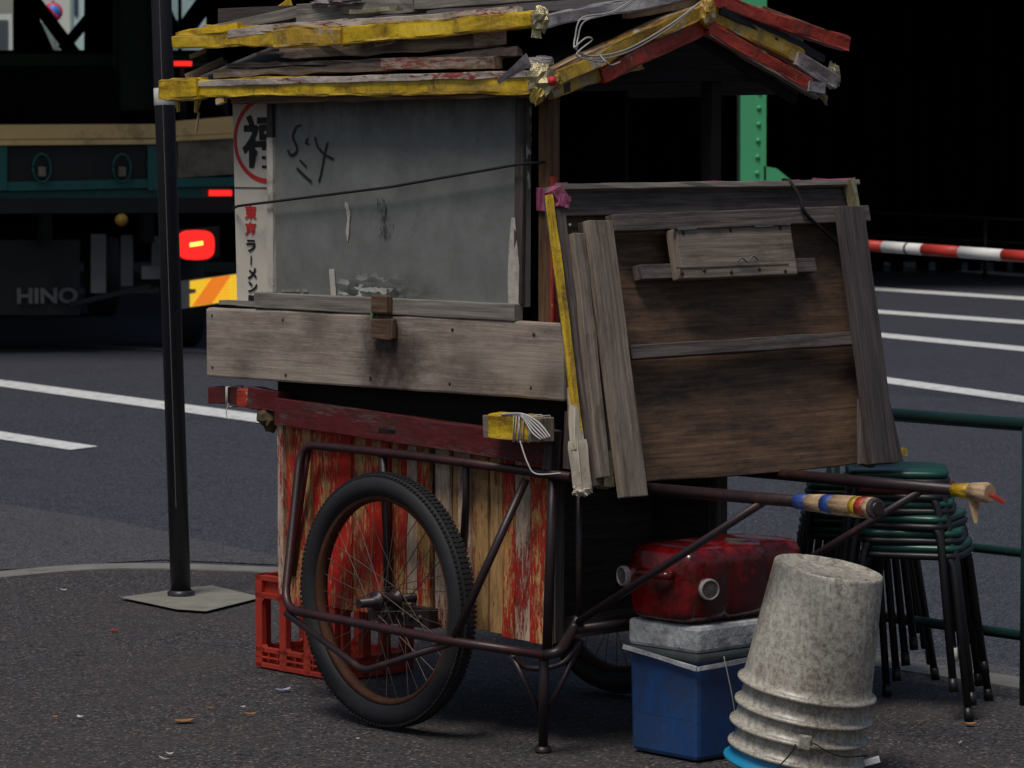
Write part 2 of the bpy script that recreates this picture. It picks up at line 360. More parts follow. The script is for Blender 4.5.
    def poly(s, pts, th=None, n=None):
        pts = [V(p) for p in pts]; k = len(pts)
        if n is None: n = (pts[1] - pts[0]).cross(pts[2] - pts[0]).normalized()
        e = (pts[1] - pts[0]).normalized(); g = n.cross(e)
        uv = [(p.dot(e), p.dot(g)) for p in pts]
        if th is None: s.add(pts, [list(range(k))], [uv]); return s
        vs = pts + [p - n * th for p in pts]
        fs = [list(range(k)), list(range(k, 2 * k))[::-1]]; us = [uv, uv[::-1]]
        for i in range(k):
            j = (i + 1) % k; l = (pts[j] - pts[i]).length
            fs.append([j, i, i + k, j + k]); us.append([(l, 0), (0, 0), (0, th), (l, th)])
        s.add(vs, fs, us); return s
    def wrap(s, p0, p1, side, w, h, amp=.006, fine=60, w1=None, n=14, ends=.9):
        """a stick swathed in tape or plastic: rounded, creased, lumpy"""
        p0 = V(p0); p1 = V(p1); d = p1 - p0; L = d.length; d = d / L
        side = V(side); side = (side - d * side.dot(d)).normalized(); up = d.cross(side).normalized(); w1 = w if w1 is None else w1
        seg = max(4, int(L / .008)); off = random.random() * 100; vs = []; fs = []; us = []; uo = random.random() * 40
        for i in range(seg + 1):
            t = i / seg; c = p0.lerp(p1, t); ww = (w + (w1 - w) * t) / 2
            e = min(t * L, (1 - t) * L) / .012; k_ = ends + (1 - ends) * min(1, e)
            c = c + side * noise.noise(V((t * L * 4 + off, 0, 3))) * amp * 1.2
            for k in range(n):
                q = 2 * math.pi * k / n; x = math.copysign(abs(math.cos(q)) ** .22, math.cos(q)) * ww * k_; y = math.copysign(abs(math.sin(q)) ** .22, math.sin(q)) * h / 2 * k_
                r = V((t * L * 7 + off, math.cos(q) * 1.3, math.sin(q) * 1.3)); r2 = V((t * L * fine * .16 + off, math.cos(q) * 4, math.sin(q) * 4 + t * L * 5))
                a_ = noise.noise(r) * amp * .7 + (abs(noise.noise(r2)) - .2) * amp * .9
                vs.append(c + side * (x + a_ * math.cos(q)) + up * (y + a_ * math.sin(q)))
        per = 2 * (w + h)
        for i in range(seg):
            for k in range(n):
                k2 = (k + 1) % n; fs.append((i * n + k, i * n + k2, (i + 1) * n + k2, (i + 1) * n + k))
                u0 = L * i / seg + uo; u1 = L * (i + 1) / seg + uo; v0 = per * k / n; v1 = per * (k + 1) / n
                us.append(((u0, v0), (u0, v1), (u1, v1), (u1, v0)))
        fs.append(list(range(n))[::-1]); us.append([(0, 0)] * n); fs.append([seg * n + k for k in range(n)]); us.append([(0, 0)] * n)
        s.add(vs, fs, us); return s
    def crumple(s, c, ax, ay, az, amp=.35, n=26, freq=2.2):
        """a scrunched ball of foil or tape; ax, ay, az are half axes"""
        c = V(c); ax = V(ax); ay = V(ay); az = V(az); off = random.random() * 50; vs = []; fs = []; us = []
        m = n // 2
        for j in range(m + 1):
            b = math.pi * j / m
            for i in range(n):
                a = 2 * math.pi * i / n; q = V((math.sin(b) * math.cos(a), math.sin(b) * math.sin(a), math.cos(b)))
                r = 1 + amp * noise.noise(q * freq + V((off, 0, 0))) + amp * .8 * (abs(noise.noise(q * freq * 2.3 + V((0, off, 0)))) * 2 - .5)
                vs.append(c + (ax * q.x + ay * q.y + az * q.z) * r)
        for j in range(m):
            for i in range(n):
                i2 = (i + 1) % n; fs.append((j * n + i, (j + 1) * n + i, (j + 1) * n + i2, j * n + i2))
                us.append(tuple((x / n * .2, y / m * .1) for x, y in ((i, j), (i, j + 1), (i + 1, j + 1), (i + 1, j))))
        s.add(vs, fs, us); return s
    def build_each(s, name, mats, parent=None, bevel=0):
        out = []
        for g_ in range(s.gid + 1):
            ix = [i for i, g in enumerate(s.g) if g == g_]
            if not ix: continue
            b = MB(); used_ = sorted({v for i in ix for v in s.f[i]}); mp_ = {v: k for k, v in enumerate(used_)}
            b.v = [s.v[v] for v in used_]; b.f = [[mp_[v] for v in s.f[i]] for i in ix]; b.u = [s.u[i] for i in ix]; b.m = [s.m[i] for i in ix]; b.sm = [s.sm[i] for i in ix]; b.g = [0] * len(ix)
            out.append(b.build(name, mats, parent, bevel))
        return out
    def build(s, name, mats, parent=None, bevel=0, smooth=False, origin=None):
        me = bpy.data.meshes.new(name)
        if parent is not None: org = parent.matrix_world.translation.copy() if False else V(parent['_w'])
        else: org = V(origin) if origin is not None else V((0, 0, 0))
        me.from_pydata([tuple(v - org) for v in s.v], [], s.f)
        if not isinstance(mats, (list, tuple)): mats = [mats]
        for m in mats: me.materials.append(M[m] if isinstance(m, str) else m)
        uvl = me.uv_layers.new(name='UVMap'); i = 0
        for u in s.u:
            for x in u: uvl.data[i].uv = x; i += 1
        for p, mi, sm in zip(me.polygons, s.m, s.sm): p.material_index = mi; p.use_smooth = sm or smooth
        me.update()
        o = bpy.data.objects.new(name, me); C.objects.link(o)
        if parent is not None: o.parent = parent
        else: o.location = org
        o['_w'] = tuple(org)
        if bevel:
            b = o.modifiers.new('edge', 'BEVEL'); b.width = bevel; b.segments = 2; b.limit_method = 'ANGLE'; b.angle_limit = R(40)
            b.harden_normals = False
        return o
def tag(o, label, cat, group=None):
    o['label'] = label; o['category'] = cat
    if group: o['group'] = group
    return o
def empty(name, loc, label, cat, group=None):
    o = bpy.data.objects.new(name, None); C.objects.link(o); o.location = loc; o.empty_display_size = .1
    o['_w'] = tuple(loc); return tag(o, label, cat, group)
def struct(o): o['kind'] = 'structure'; return o
def bez(pts, n=8):
    """smooth curve through points"""
    pts = [V(p) for p in pts]; out = []
    for i in range(len(pts) - 1):
        p0 = pts[max(i - 1, 0)]; p1 = pts[i]; p2 = pts[i + 1]; p3 = pts[min(i + 2, len(pts) - 1)]
        for k in range(n):
            t = k / n
            out.append(.5 * ((2 * p1) + (p2 - p0) * t + (2 * p0 - 5 * p1 + 4 * p2 - p3) * t * t + (3 * p1 - p0 - 3 * p2 + p3) * t ** 3))
    return out + [pts[-1]]
def round_corners(pts, r, n=5):
    pts = [V(p) for p in pts]; out = [pts[0]]
    for i in range(1, len(pts) - 1):
        a = (pts[i - 1] - pts[i]); b = (pts[i + 1] - pts[i]); ra = min(r, a.length * .45); rb = min(r, b.length * .45)
        s_, e_ = pts[i] + a.normalized() * ra, pts[i] + b.normalized() * rb
        for k in range(n + 1):
            t = k / n; out.append(s_ * (1 - t) ** 2 + pts[i] * 2 * t * (1 - t) + e_ * t * t)
    return out + [pts[-1]]
def ribbon(mb, pts, w, n, off=.0015):
    """a flat painted stroke lying on a surface with normal n"""
    pts = [V(p) + n * off for p in pts]; L = []
    for i, p in enumerate(pts):
        d = (pts[min(i + 1, len(pts) - 1)] - pts[max(i - 1, 0)]).normalized(); sd = n.cross(d)
        ww = (w[i] if isinstance(w, list) else w) / 2; L += [p - sd * ww, p + sd * ww]
    fs = [(2 * i, 2 * i + 1, 2 * i + 3, 2 * i + 2) for i in range(len(pts) - 1)]
    mb.add(L, fs, [[(0, 0)] * 4] * len(fs)); return mb
def text(name, s, size, pos, right, up, mat, parent, bold=0, sx=1.0):
    cu = bpy.data.curves.new('lettering', 'FONT'); cu.body = s; cu.size = size; cu.offset = bold
    cu.align_x = 'CENTER'; cu.align_y = 'CENTER'; cu.resolution_u = 4
    t = bpy.data.objects.new('lettering', cu); C.objects.link(t)
    dg = bpy.context.evaluated_depsgraph_get(); dg.update()
    me = bpy.data.meshes.new_from_object(t.evaluated_get(dg)); bpy.data.objects.remove(t)
    right = V(right).normalized(); up = V(up).normalized(); org = V(parent['_w'])
    for v in me.vertices: v.co = V(pos) + right * v.co.x * sx + up * v.co.y - org
    me.materials.clear(); me.materials.append(M[mat]); me.name = name
    o = bpy.data.objects.new(name, me); C.objects.link(o); o.parent = parent; o['_w'] = tuple(org); return o
NS = -B; NR = -A                                         # outward normals of serving side / gable side

# ================================================================== GROUND
def flat(name, pts, z, mat, kind=True):
    o = MB().poly([V((p[0], p[1], z)) for p in pts], n=Z).build(name, mat)
    if kind: struct(o)
    return o
flat('ground', [(-400, -300), (400, -300), (400, 500), (-400, 500)], RZ - .006, 'road')
flat('road', [(-60, 3), (60, -20), (60, 60), (-60, 60)], RZ - .002, 'road')
kw = 1.55
k0 = Cc(-14, kw, 0); k1 = Cc(3.75, kw, 0)                 # straight kerb beside the cart
kc = [k1, V((-1.32, 11.62, 0)), V((-1.55, 11.55, 0)), V((-1.80, 11.30, 0)), V((-2.6, 11.0, 0)), V((-9, 9.0, 0)), V((-25, 4, 0))]
k1 = G(252, 571); kc[0] = k1
kl = [k0] + round_corners(kc, .25, 4)
mb = MB(); pts = kl + [V((-25, -25, 0)), V((25, -25, 0)), V((k0.x + 8, k0.y, 0))]
mb.poly([p - Z * .004 for p in pts], n=Z); struct(mb.build('pavement', 'pave'))
mb = MB(); cv = []
for i, p in enumerate(kl):
    a = kl[max(i - 1, 0)]; b = kl[min(i + 1, len(kl) - 1)]; d = (b - a).normalized(); n = V((d.y, -d.x, 0))
    cv.append((p, p + n * .15))
if (cv[0][1] - cv[0][0]).dot(B) < 0: cv = [(p, p * 2 - q) for p, q in cv]
for i in range(len(cv) - 1):
    (a, a2), (b, b2) = cv[i], cv[i + 1]; k = max(1, int((b - a).length / .6)); e_ = .004 / max((b - a).length, .01)
    for j in range(k):
        t0 = j / k + e_ * (k > 1); t1 = (j + 1) / k
        q = [a.lerp(b, t0), a.lerp(b, t1), a2.lerp(b2, t1), a2.lerp(b2, t0)]
        mb.poly([V((p.x, p.y, .0)) for p in q], th=.115, n=Z)
struct(mb.build('kerb', 'kerbstone'))
g = [G(-60, 574, RZ), G(160, 560, RZ), G(300, 566, RZ), G(620, 618, RZ), G(885, 666, RZ), G(1030, 690, RZ), G(1200, 730, RZ), G(1400, 720, RZ), G(1060, 674, RZ), G(885, 650, RZ), G(500, 590, RZ), G(258, 553, RZ), G(130, 524, RZ), G(0, 504, RZ), G(-80, 495, RZ)]
flat('gutter', [(p.x, p.y) for p in g], RZ + .002, 'gutter')
def line(x0, y0, x1, y1, h0, h1, mat='marking', ext=0):
    mb = MB(); a = G(x0, y0, RZ); b = G(x1, y1, RZ); c = G(x1, y1 + h1, RZ); d = G(x0, y0 + h0, RZ)
    mb.poly([V((p.x, p.y, RZ + .004)) for p in (a, b, c, d)], n=Z); struct(mb.build('road_marking', mat))
line(-120, 364, 300, 420, 6, 9)
mb = MB(); q = [G(-90, 418, RZ), G(98, 447, RZ), G(70, 450.5, RZ), G(-90, 426, RZ)]
mb.poly([V((p.x, p.y, RZ + .004)) for p in q], n=Z); struct(mb.build('road_marking', 'marking'))
line(650, 345, 1150, 414, 5, 7); line(650, 311, 1180, 362, 4, 5); line(600, 290, 1180, 332, 3, 4); line(600, 270, 1180, 307, 2.6, 3.6)
line(600, 240, 1180, 287, 2, 3)
mb = MB(); q = [G(868, 259, RZ), G(940, 262, RZ), G(1000, 270, RZ), G(935, 268.5, RZ), G(892, 265, RZ)]
mb.poly([V((p.x, p.y, RZ + .007)) for p in q], n=Z); struct(mb.build('road_marking', 'grey_marking'))
line(60, 343, 500, 362, 3, 5, 'grey_marking')

# pole footing, pole
pb = G(181, 597)
mb = MB(); pp = [G(120, 599), G(176, 591), G(212, 587), G(262, 599), G(206, 613), G(176, 611)]
mb.poly([V((p.x, p.y, .006)) for p in pp], n=Z); tag(mb.build('pole_footing', 'concrete'), 'pale concrete footing set in the asphalt under the dark pole', 'footing')
pole = empty('street_pole', pb, 'tall dark grey metal pole standing on a concrete footing left of the cart', 'pole')
top = pb + V((-.13, .1, 4.6))
MB().tube([pb, pb.lerp(top, .5), top], .0335, 24).build('pole_shaft', 'pole', pole)
u = (top - pb).normalized()
MB().lathe(pb + V((0, 0, .006)), Z, [(.045, 0), (.045, .012), (.036, .018)], 24).build('base_collar', 'pole', pole)
t = 1.62; MB().lathe(pb + u * t, u, [(.0343, 0), (.0352, .001), (.0352, .055), (.0343, .056)], 24).build('sticker', 'sticker', pole)
MB().bar(pb + u * .3 + V((-.003, -.0335, 0)), pb + u * 4.5 + V((-.003, -.0335, 0)), (1, 0, 0), .002, .002).build('seam', 'steel_lt', pole)  # pale strip stands in for the upright highlight on the pole

# ================================================================== THE CART
W = .62
cart = empty('food_cart', K, 'old wooden street food cart with flaking red body, grey shutter and taped roof', 'food cart')
# lower body: upright planks with flaking paint
L = 1.035; zb, zt = .262, .735
body = MB()
body.mi = 0
segs = [(0, .085, 'peel_pale', .012), (.087, .2, 'bare_tan', 0), (.2, .255, 'peel_red', .014), (.257, .335, 'bare_tan', 0), (.337, .40, 'peel_pale', .01),
        (.402, .435, 'bare_tan', -.004), (.437, .505, 'peel_mid', .008), (.507, .585, 'peel_red', .004), (.587, .70, 'peel_red', .008), (.702, .80, 'peel_mid', .004),
        (.802, .955, 'peel_red', .008), (.957, 1.085, 'peel_mid', .012)]
segs = [(0.0, .072, 'peel_mid', .010), (.074, .135, 'peel_pale', .003), (.137, .185, 'peel_mid', .001), (.187, .235, 'peel_tan', -.003), (.237, .295, 'peel_tan', .001), (.297, .345, 'peel_pale', .008), (.347, .375, 'peel_tan', -.003), (.377, .430, 'peel_pale', .008),
        (.432, .45, 'dark_wood', -.003), (.452, .502, 'peel_mid', .008), (.504, .545, 'peel_pale', .005), (.547, .61, 'peel_mid', .003), (.612, .685, 'peel_red', .008), (.687, .765, 'peel_mid', .004), (.767, .85, 'peel_red', .008), (.852, .93, 'peel_red', .005), (.932, 1.035, 'peel_mid', .012)]
for s0, s1, mt, o in segs:
    mb = MB(); c0 = Cc((s0 + s1) / 2, -o + .006, zb + random.uniform(-.006, .006)); c1 = Cc((s0 + s1) / 2, -o + .006, zt)
    mb.bar(c0, c1, A, s1 - s0 - .002, .014, 6, .003); mb.build('body_plank', mt, cart, .0015)
mb = MB()
mb.slab(Cc(L / 2, W - .02, (zb + zt) / 2), A * L, Z * (zt - zb), B * .014)
mb.slab(Cc(L / 2, W / 2, zb + .012), A * L, B * (W - .04), Z * .012)
mb.slab(Cc(L - .012, W / 2, (zb + zt) / 2), B * (W - .08), Z * (zt - zb), A * .016)
mb.slab(Cc(.25, W / 2, (zb + zt) / 2), B * (W - .08), Z * (zt - zb - .01), A * .012)
mb.build('body_box', 'dark_wood', cart)
mb = MB(); mb.bar(Cc(.012, .02, zb), Cc(.012, .02, .8), A, .03, .03, 3, .002); mb.bar(Cc(.012, W - .04, zb), Cc(.012, W - .04, .8), A, .03, .03)
mb.bar(Cc(.03, .0, zb + .03), Cc(.03, W - .03, zb + .03), Z, .05, .02); mb.build_each('corner_stile', 'dark_wood', cart)
# side strip at the far left end (weathered end grain)
mb = MB(); mb.bar(Cc(L + .012, -.008, zb + .02), Cc(L + .016, -.008, .80), A, .022, .03, 6, .004); mb.build('end_stile', 'peel_pale', cart, .0015)
# red top rail
mb = MB(); mb.bar(Cc(1.030, -.035, .775), Cc(-.045, -.03, .737), Z, .070, .04, 8, .004); mb.build('top_rail', 'red_rail', cart, .002)
mb = MB(); mb.slab(Cc(.52, W / 2, .80), A * 1.15, B * (W - .05), Z * .02); mb.slab(Cc(.54, .03, .81), A * 1.13, B * .03, Z * .11); mb.build('counter_base', 'soot', cart)  # second slab fills the gap under the board with painted shade
# things stuffed in the gap: wrapped beam ends
mb = MB(); mb.bar(Cc(1.33, -.03, .803), Cc(1.10, -.02, .803), Z, .045, .045, 6, .006); mb.bar(Cc(1.14, -.04, .805), Cc(1.02, -.03, .80), Z, .052, .045, 5, .008)
mb.build_each('beam_end', 'red_rail', cart, .002)
mb = MB()
for s in (1.24, 1.235, 1.13): mb.tube([Cc(s, -.056, .775), Cc(s, -.056, .829), Cc(s + .004, 0, .83), Cc(s, .004, .775), Cc(s, -.056, .775)], .0022, 5)
mb.tube(bez([Cc(1.23, -.056, .785), Cc(1.235, -.06, .76), Cc(1.228, -.06, .742)]), .0015, 5); mb.build('twine', 'string', cart)
mb = MB(); mb.wrap(Cc(1.195, -.033, .803), Cc(1.145, -.03, .803), Z, .05, .052, 0.0054); mb.build_each('tape_wrap', 'red_tape', cart)
mb = MB(); mb.crumple(Cc(1.085, -.03, .765), A * .035, B * .03, Z * .045, .35, 20, 1.6); mb.build('cloth_scrap', 'rag', cart)
def Dd(s, w, z): return Cc(s - .115, w, z - .006)
mb = MB(); mb.bar(Dd(.245, -.09, .798), Dd(.04, -.09, .80), Z, .056, .05, 6, .004); mb.build_each('beam_end', 'plank_wood', cart, .002)
mb = MB(); mb.wrap(Dd(.222, -.09, .798), Dd(.07, -.09, .799), Z, .063, .057, 0.0054); mb.build_each('tape_wrap', 'yellow_tape', cart)
mb = MB()
for s in (.125, .12, .108, .095, .09, .07, .062): mb.tube([Dd(s, -.122, .77 + random.uniform(-.003, .003)), Dd(s + random.uniform(-.01, .01), -.124, .832), Dd(s, -.06, .833), Dd(s, -.058, .77)], .0016, 5)
for k in range(5): mb.tube(bez([Dd(.17 - k * .01, -.12, .832), Dd(.09, -.124, .838 - k * .002), Dd(.03 + k * .006, -.125, .82 - k * .006), Dd(-.005 + k * .008, -.12, .788 - k * .002)]), .0022, 5)
mb.tube(bez([Dd(.1, -.122, .772), Dd(.075, -.12, .72), Dd(.055, -.11, .695), Dd(-.01, -.09, .70)]), .002, 5)
mb.build('twine', 'string', cart)
mb = MB(); mb.bar(Cc(-.035, -.04, .69), Cc(-.045, -.04, .79), A, .03, .03, 3, .003); mb.bar(Cc(-.1, -.03, .70), Cc(-.105, -.03, .84), A, .032, .03, 3, .003); mb.build_each('wood_block', 'dark_wood', cart, .001)
# pale counter board
mb = MB(); mb.bar(Cc(1.32, -.05, .9475), Cc(-.105, -.05, .9575), Z, .188, .026, 16, .004); mb.build('counter_board', 'board', cart, .006)
mb = MB()
for s_, z_ in ((1.29, 1.02), (1.29, .88), (.98, 1.02), (.97, .875), (.30, 1.02), (.31, .885), (.0, 1.02), (.01, .89), (.62, .885)): mb.lathe(Cc(s_, -.0635, z_), NS, [(.0045, 0), (.004, .0015), (.0005, .002)], 8)
mb.build('nail_heads', 'rust', cart)
mb = MB(); mb.bar(Cc(.60, -.054, .752), Cc(.535, -.054, .751), Z, .010, .004, 4, .004); mb.build('slot', 'soot', cart)
mb = MB(); mb.slab(Cc(.6, .1, 1.035), A * 1.34, B * .24, Z * .018); mb.build('counter_top', 'dark_wood', cart)
# posts of the upper cabinet
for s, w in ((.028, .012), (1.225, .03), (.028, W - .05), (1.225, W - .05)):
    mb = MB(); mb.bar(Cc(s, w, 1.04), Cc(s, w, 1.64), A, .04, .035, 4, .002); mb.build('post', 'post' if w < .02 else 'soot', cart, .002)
mb = MB(); mb.bar(Cc(-.012, -.01, 1.045), Cc(-.012, -.01, 1.40), A, .014, .012); mb.build('red_strip', 'red_tape', cart)
mb = MB(); mb.bar(Cc(-.012, .03, 1.045), Cc(-.012, .03, 1.37), A, .03, .03); mb.build('post', 'post', cart, .001)
mb = MB(); mb.bar(Cc(.02, .008, 1.315), Cc(.02, .008, 1.372), A, .05, .048, 2, .003); mb.build_each('tape_wrap', 'pink_tape', cart, .002)
# cabinet back and floor, dark inside
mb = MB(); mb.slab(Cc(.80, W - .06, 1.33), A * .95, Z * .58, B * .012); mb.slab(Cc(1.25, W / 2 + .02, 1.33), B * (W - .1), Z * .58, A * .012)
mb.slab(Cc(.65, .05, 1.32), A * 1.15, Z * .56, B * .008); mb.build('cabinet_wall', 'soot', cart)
# shutter
sh = MB(); c = Cc(.573, -.035, 1.3365)
pts = [Cc(1.068, -.035, 1.083), Cc(.066, -.035, 1.083), Cc(.062, -.035, 1.592), Cc(1.068, -.035, 1.592)]
n = NS
vs = [p for p in pts] ; sh.poly(pts, th=.02, n=NS)
sh.u[0] = [(0, 0), (1.018, 0), (1.018, .51), (0, .51)]
shutter = sh.build('shutter', 'shutter', cart)
def spl(s, z, off=.037): return Cc(s, -off, z)
mb = MB(); mb.bar(spl(1.058, 1.09, .04), spl(1.058, 1.50, .04), A, .024, .012, 6, .002); mb.build_each('frame', 'whitewash', shutter, .001)
mb = MB(); mb.bar(spl(1.058, 1.50, .04), spl(1.058, 1.59, .04), A, .024, .012, 6, .002)
mb.bar(spl(.079, 1.09, .04), spl(.072, 1.59, .04), A, .028, .012, 6, .002); mb.build_each('frame', 'dark_wood', shutter, .001)
mb = MB(); mb.poly([spl(x, y, .0465) for x, y in ((.098, 1.088), (.112, 1.088), (.114, 1.16), (.108, 1.24), (.1, 1.30), (.088, 1.30), (.072, 1.18), (.075, 1.09))], th=.002, n=NS); mb.build('paint_smear', 'whitewash', shutter)
mb = MB(); mb.bar(spl(1.105, 1.068, .05), spl(.07, 1.070, .05), Z, .042, .03, 10, .002); mb.build('bottom_rail', 'grey_wood', shutter, .003)
mb = MB(); mb.bar(spl(.592, 1.075, .075), spl(.528, 1.075, .075), Z, .045, .02); mb.bar(spl(.596, 1.012, .072), spl(.514, 1.012, .072), Z, .052, .02, 2, .003)
mb.bar(spl(.513, .988, .078), spl(.513, 1.04, .078), A, .012, .015); mb.build_each('latch_block', 'latch', shutter, .003)
mb = MB(); mb.bar(spl(.604, 1.035, .072), spl(.600, 1.088, .07), A, .01, .006, 4, .004); mb.build('green_tag', 'dull_green', shutter)
# marks on the shutter paint
def px(*p): return [on(x, y, K - B * .037, B) for x, y in p]
mb = MB()
for st, w in (([(296, 127), (293, 137), (297, 147), (296, 153), (291, 155), (288, 150)], .007), ([(296, 127), (301, 125)], .005), ([(308, 138), (306, 143), (309, 144)], .006), ([(315, 137), (318, 147), (326, 155), (334, 159)], .006),
              ([(328, 142), (325, 153), (322, 170), (319, 182)], .006), ([(300, 160), (307, 167)], .006), ([(297, 168), (304, 175), (312, 182)], .007)):
    ribbon(mb, bez(px(*st), 5), w, NS)
mb.build('scribble', 'ink', shutter)
mb = MB(); ribbon(mb, bez(px((346, 202), (349, 215), (348, 230), (348, 241)), 5), [.004, .012, .016, .012, .016, .014, .010, .008, .011, .012, .014, .012, .010, .006, .004, .002], NS)
ribbon(mb, px((332, 269), (334, 296)), .022, NS); mb.build('paint_smear', 'whitewash', shutter)
mb = MB()
for k in range(90):
    y = random.uniform(197, 236); x = random.gauss(384 + (y - 215) * .08, 3.5); ribbon(mb, px((x, y), (x + random.uniform(-.4, .4), y + 2), (x + random.uniform(-.6, .6), y + random.uniform(3, 6))), [.0006, random.uniform(.001, .0035), .0006], NS)
mb.build('soot_streak', 'soot_mark', shutter)
mb = MB()
for x in (300, 304, 309, 313, 321): q = px((x - 18, 289), (x - 13, 289), (x - 13, 292), (x - 18, 292)); mb.poly([p + NS * .0015 for p in q][::-1])
mb.build('paint_chip', 'chip', shutter)
# sign panel
mb = MB(); mb.poly([Cc(1.252, -.008, 1.05), Cc(1.02, -.008, 1.05), Cc(1.02, -.008, 1.60), Cc(1.268, -.008, 1.60)], th=.012, n=NS)
sign = mb.build('sign_panel', 'cream', cart)
mb = MB(); mb.bar(Cc(1.26, -.0085, 1.366), Cc(1.1, -.0085, 1.366), Z, .002, .004); mb.build('joint', 'ink', sign)
ccx, ccz = 1.114, 1.478
ring = [Cc(ccx + .125 * math.cos(q), -.008, ccz + .088 * math.sin(q)) for q in [i * math.pi * 2 / 60 for i in range(61)]]
# an upright oval of red paint
ring = [Cc(ccx + .142 * math.cos(q), -.008, 1.494 + .110 * math.sin(q)) for q in [i * math.pi * 2 / 60 for i in range(61)]]
mb = MB(); ribbon(mb, ring, .013, NS); mb.build('red_ring', 'ink_red', sign)
text('lettering', '福', .146, Cc(1.138, -.0108, ccz), -A, Z, 'ink', sign, .0038, 1.12)
for i, (ch, mt) in enumerate(zip('東京ラ', ('ink_red', 'ink_red', 'ink'))):
    text('lettering', ch, .038, Cc(1.187, -.0108, 1.297 - .0445 * i), -A, Z, mt, sign, .0014, 1.35)
mb = MB(); ribbon(mb, [Cc(1.185, -.008, 1.184), Cc(1.187, -.008, 1.158)], .005, NS, .003); mb.build('lettering', 'ink', sign)
for i, ch in enumerate('メン'): text('lettering', ch, .036, Cc(1.181, -.0108, 1.133 - .036 * i), -A, Z, 'ink', sign, .0014, 1.35)
mb = MB(); q = [Cc(1.200, -.008, 1.058), Cc(1.158, -.008, 1.058), Cc(1.158, -.008, 1.077), Cc(1.200, -.008, 1.077)]
mb.poly([p + NS * .002 for p in q]); mb.build('plate', 'ink', sign)
mb = MB(); mb.bar(Cc(1.30, -.02, 1.055), Cc(1.12, -.02, 1.055), Z, .012, .03, 5, .003); mb.build('sill', 'grey_wood', cart)
mb = MB(); mb.bar(Cc(1.3, .0, 1.615), Cc(-.05, .0, 1.615), Z, .03, .02); mb.build('top_plate', 'dark_wood', cart)
# cord stretched over shutter
mb = MB(); q = [S3(234, 208, .02), S3(238, 206, .055), S3(390, 187, .062), S3(520, 164, .065), S3(533, 163, .04), S3(545, 162, .012)]
mb.tube(q, .0036, 6); mb.build('cord', 'cord', cart)

# ------------------------------------------------------------------ frame of tubes
mb = MB()
T1 = round_corners([S3(545, 655, .10), S3(450, 641, .20), S3(284, 609, .20), S3(301, 444, .05), S3(400, 454, .05), S3(572, 477, .05)], .06)
mb.tube(T1[:], .0115, 12); mb.build('side_frame', 'frame_dark_red', cart)
mb = MB(); mb.tube([S3(308, 447, .045), S3(297, 520, .03), S3(292, 575, .02)], .011, 10); mb.build('inner_stay', 'frame_red', cart)
mb = MB(); mb.tube(round_corners([S3(286, 613, .20), S3(364, 671, .20), S3(452, 643, .19)], .03), .009, 10); mb.build('axle_brace', 'frame', cart)
mb = MB(); mb.tube([S3(526, 479, .05), S3(455, 637, .19)], .0105, 10); mb.build('diagonal_stay', 'frame', cart)
mb = MB(); mb.tube([S3(383, 456, .045), S3(387, 535, .02), S3(388, 592, .02)], .011, 10); mb.tube([S3(466, 462, .045), S3(466, 500, .02), S3(462, 560, .016)], .009, 10); mb.build_each('fork', 'frame', cart)
lowK = S3(545, 655, .10)
mb = MB(); mb.tube(round_corners([lowK, S3(560, 652, .08), Cc(-.05, .02, .30), Cc(-.06, .03, .33)], .04), .0125, 12)
mb.tube([S3(554, 442, .03), S3(547, 653, .08)], .0125, 12); mb.build_each('corner_tube', 'frame', cart)
# shafts
E1 = Y_(884, 509, 7.10); E2 = Y_(990, 493, 7.72)
s1 = Cc(.02, .15, .642); s2 = Cc(.02, W, .648)
mb = MB(); mb.tube([s1, s1.lerp(E1, .985)], .0145, 14); mb.build('shaft', 'frame', cart)
mb = MB(); mb.tube([s2, s2.lerp(E2, .985)], .0145, 14); mb.build('shaft', 'frame', cart)
def on_seg(p, q, t): return p.lerp(q, t)
d1 = (E1 - s1); 
def tx(px_, a=s1, b=E1):                               # where along the shaft a picture column falls
    lo, hi = 0, 1
    for _ in range(40):
        m_ = (lo + hi) / 2; p = a.lerp(b, m_)
        if 512 + F * p.x / (p.y * math.cos(P)) < px_: lo = m_
        else: hi = m_
    return a.lerp(b, lo)
mb = MB()
mats = ['blue_tape', 'cream_tape', 'yellow_tape', 'red_tape', 'dark_wood']
bands = [(800, .0175, 0), (812, .019, 1), (828, .0215, 0), (838, .0225, 1), (858, .0235, 2), (864, .0235, 3), (872, .024, 1), (877, .0235, 4), (880, .021, 4)]
for i in range(len(bands) - 1):
    mb.mi = bands[i][2]; mb.tube([tx(bands[i][0]), tx(bands[i + 1][0])], [bands[i][1], bands[i + 1][1]], 16)
grip = mb.build('grip', mats, cart)
mb = MB(); mb.mi = 0; mb.tube([tx(957, s2, E2), tx(975, s2, E2)], [.016, .02], 14); mb.mi = 1; mb.tube([tx(975, s2, E2), tx(990, s2, E2), E2], [.021, .025, .02], 14)
mb.mi = 2; mb.bar(E2 + V((-.005, -.02, 0)), E2 + V((.03, -.025, -.02)), Z, .012, .006); mb.mi = 1; mb.bar(tx(977, s2, E2), tx(979, s2, E2) - Z * .075, (1, 0, 0), .03, .004, 3, .004, .006)
mb.build('grip', ['yellow_tape', 'cream_tape', 'red_tape'], cart)
mb = MB(); mb.tube([Cc(-.055, .025, .315), tx(765) - Z * .008], .0095, 10); mb.build('shaft_stay', 'frame', cart)
mb = MB(); mb.tube([Cc(-.055, W - .03, .315), tx(925, s2, E2) - Z * .008], .0095, 10); mb.build('shaft_stay', 'frame', cart)
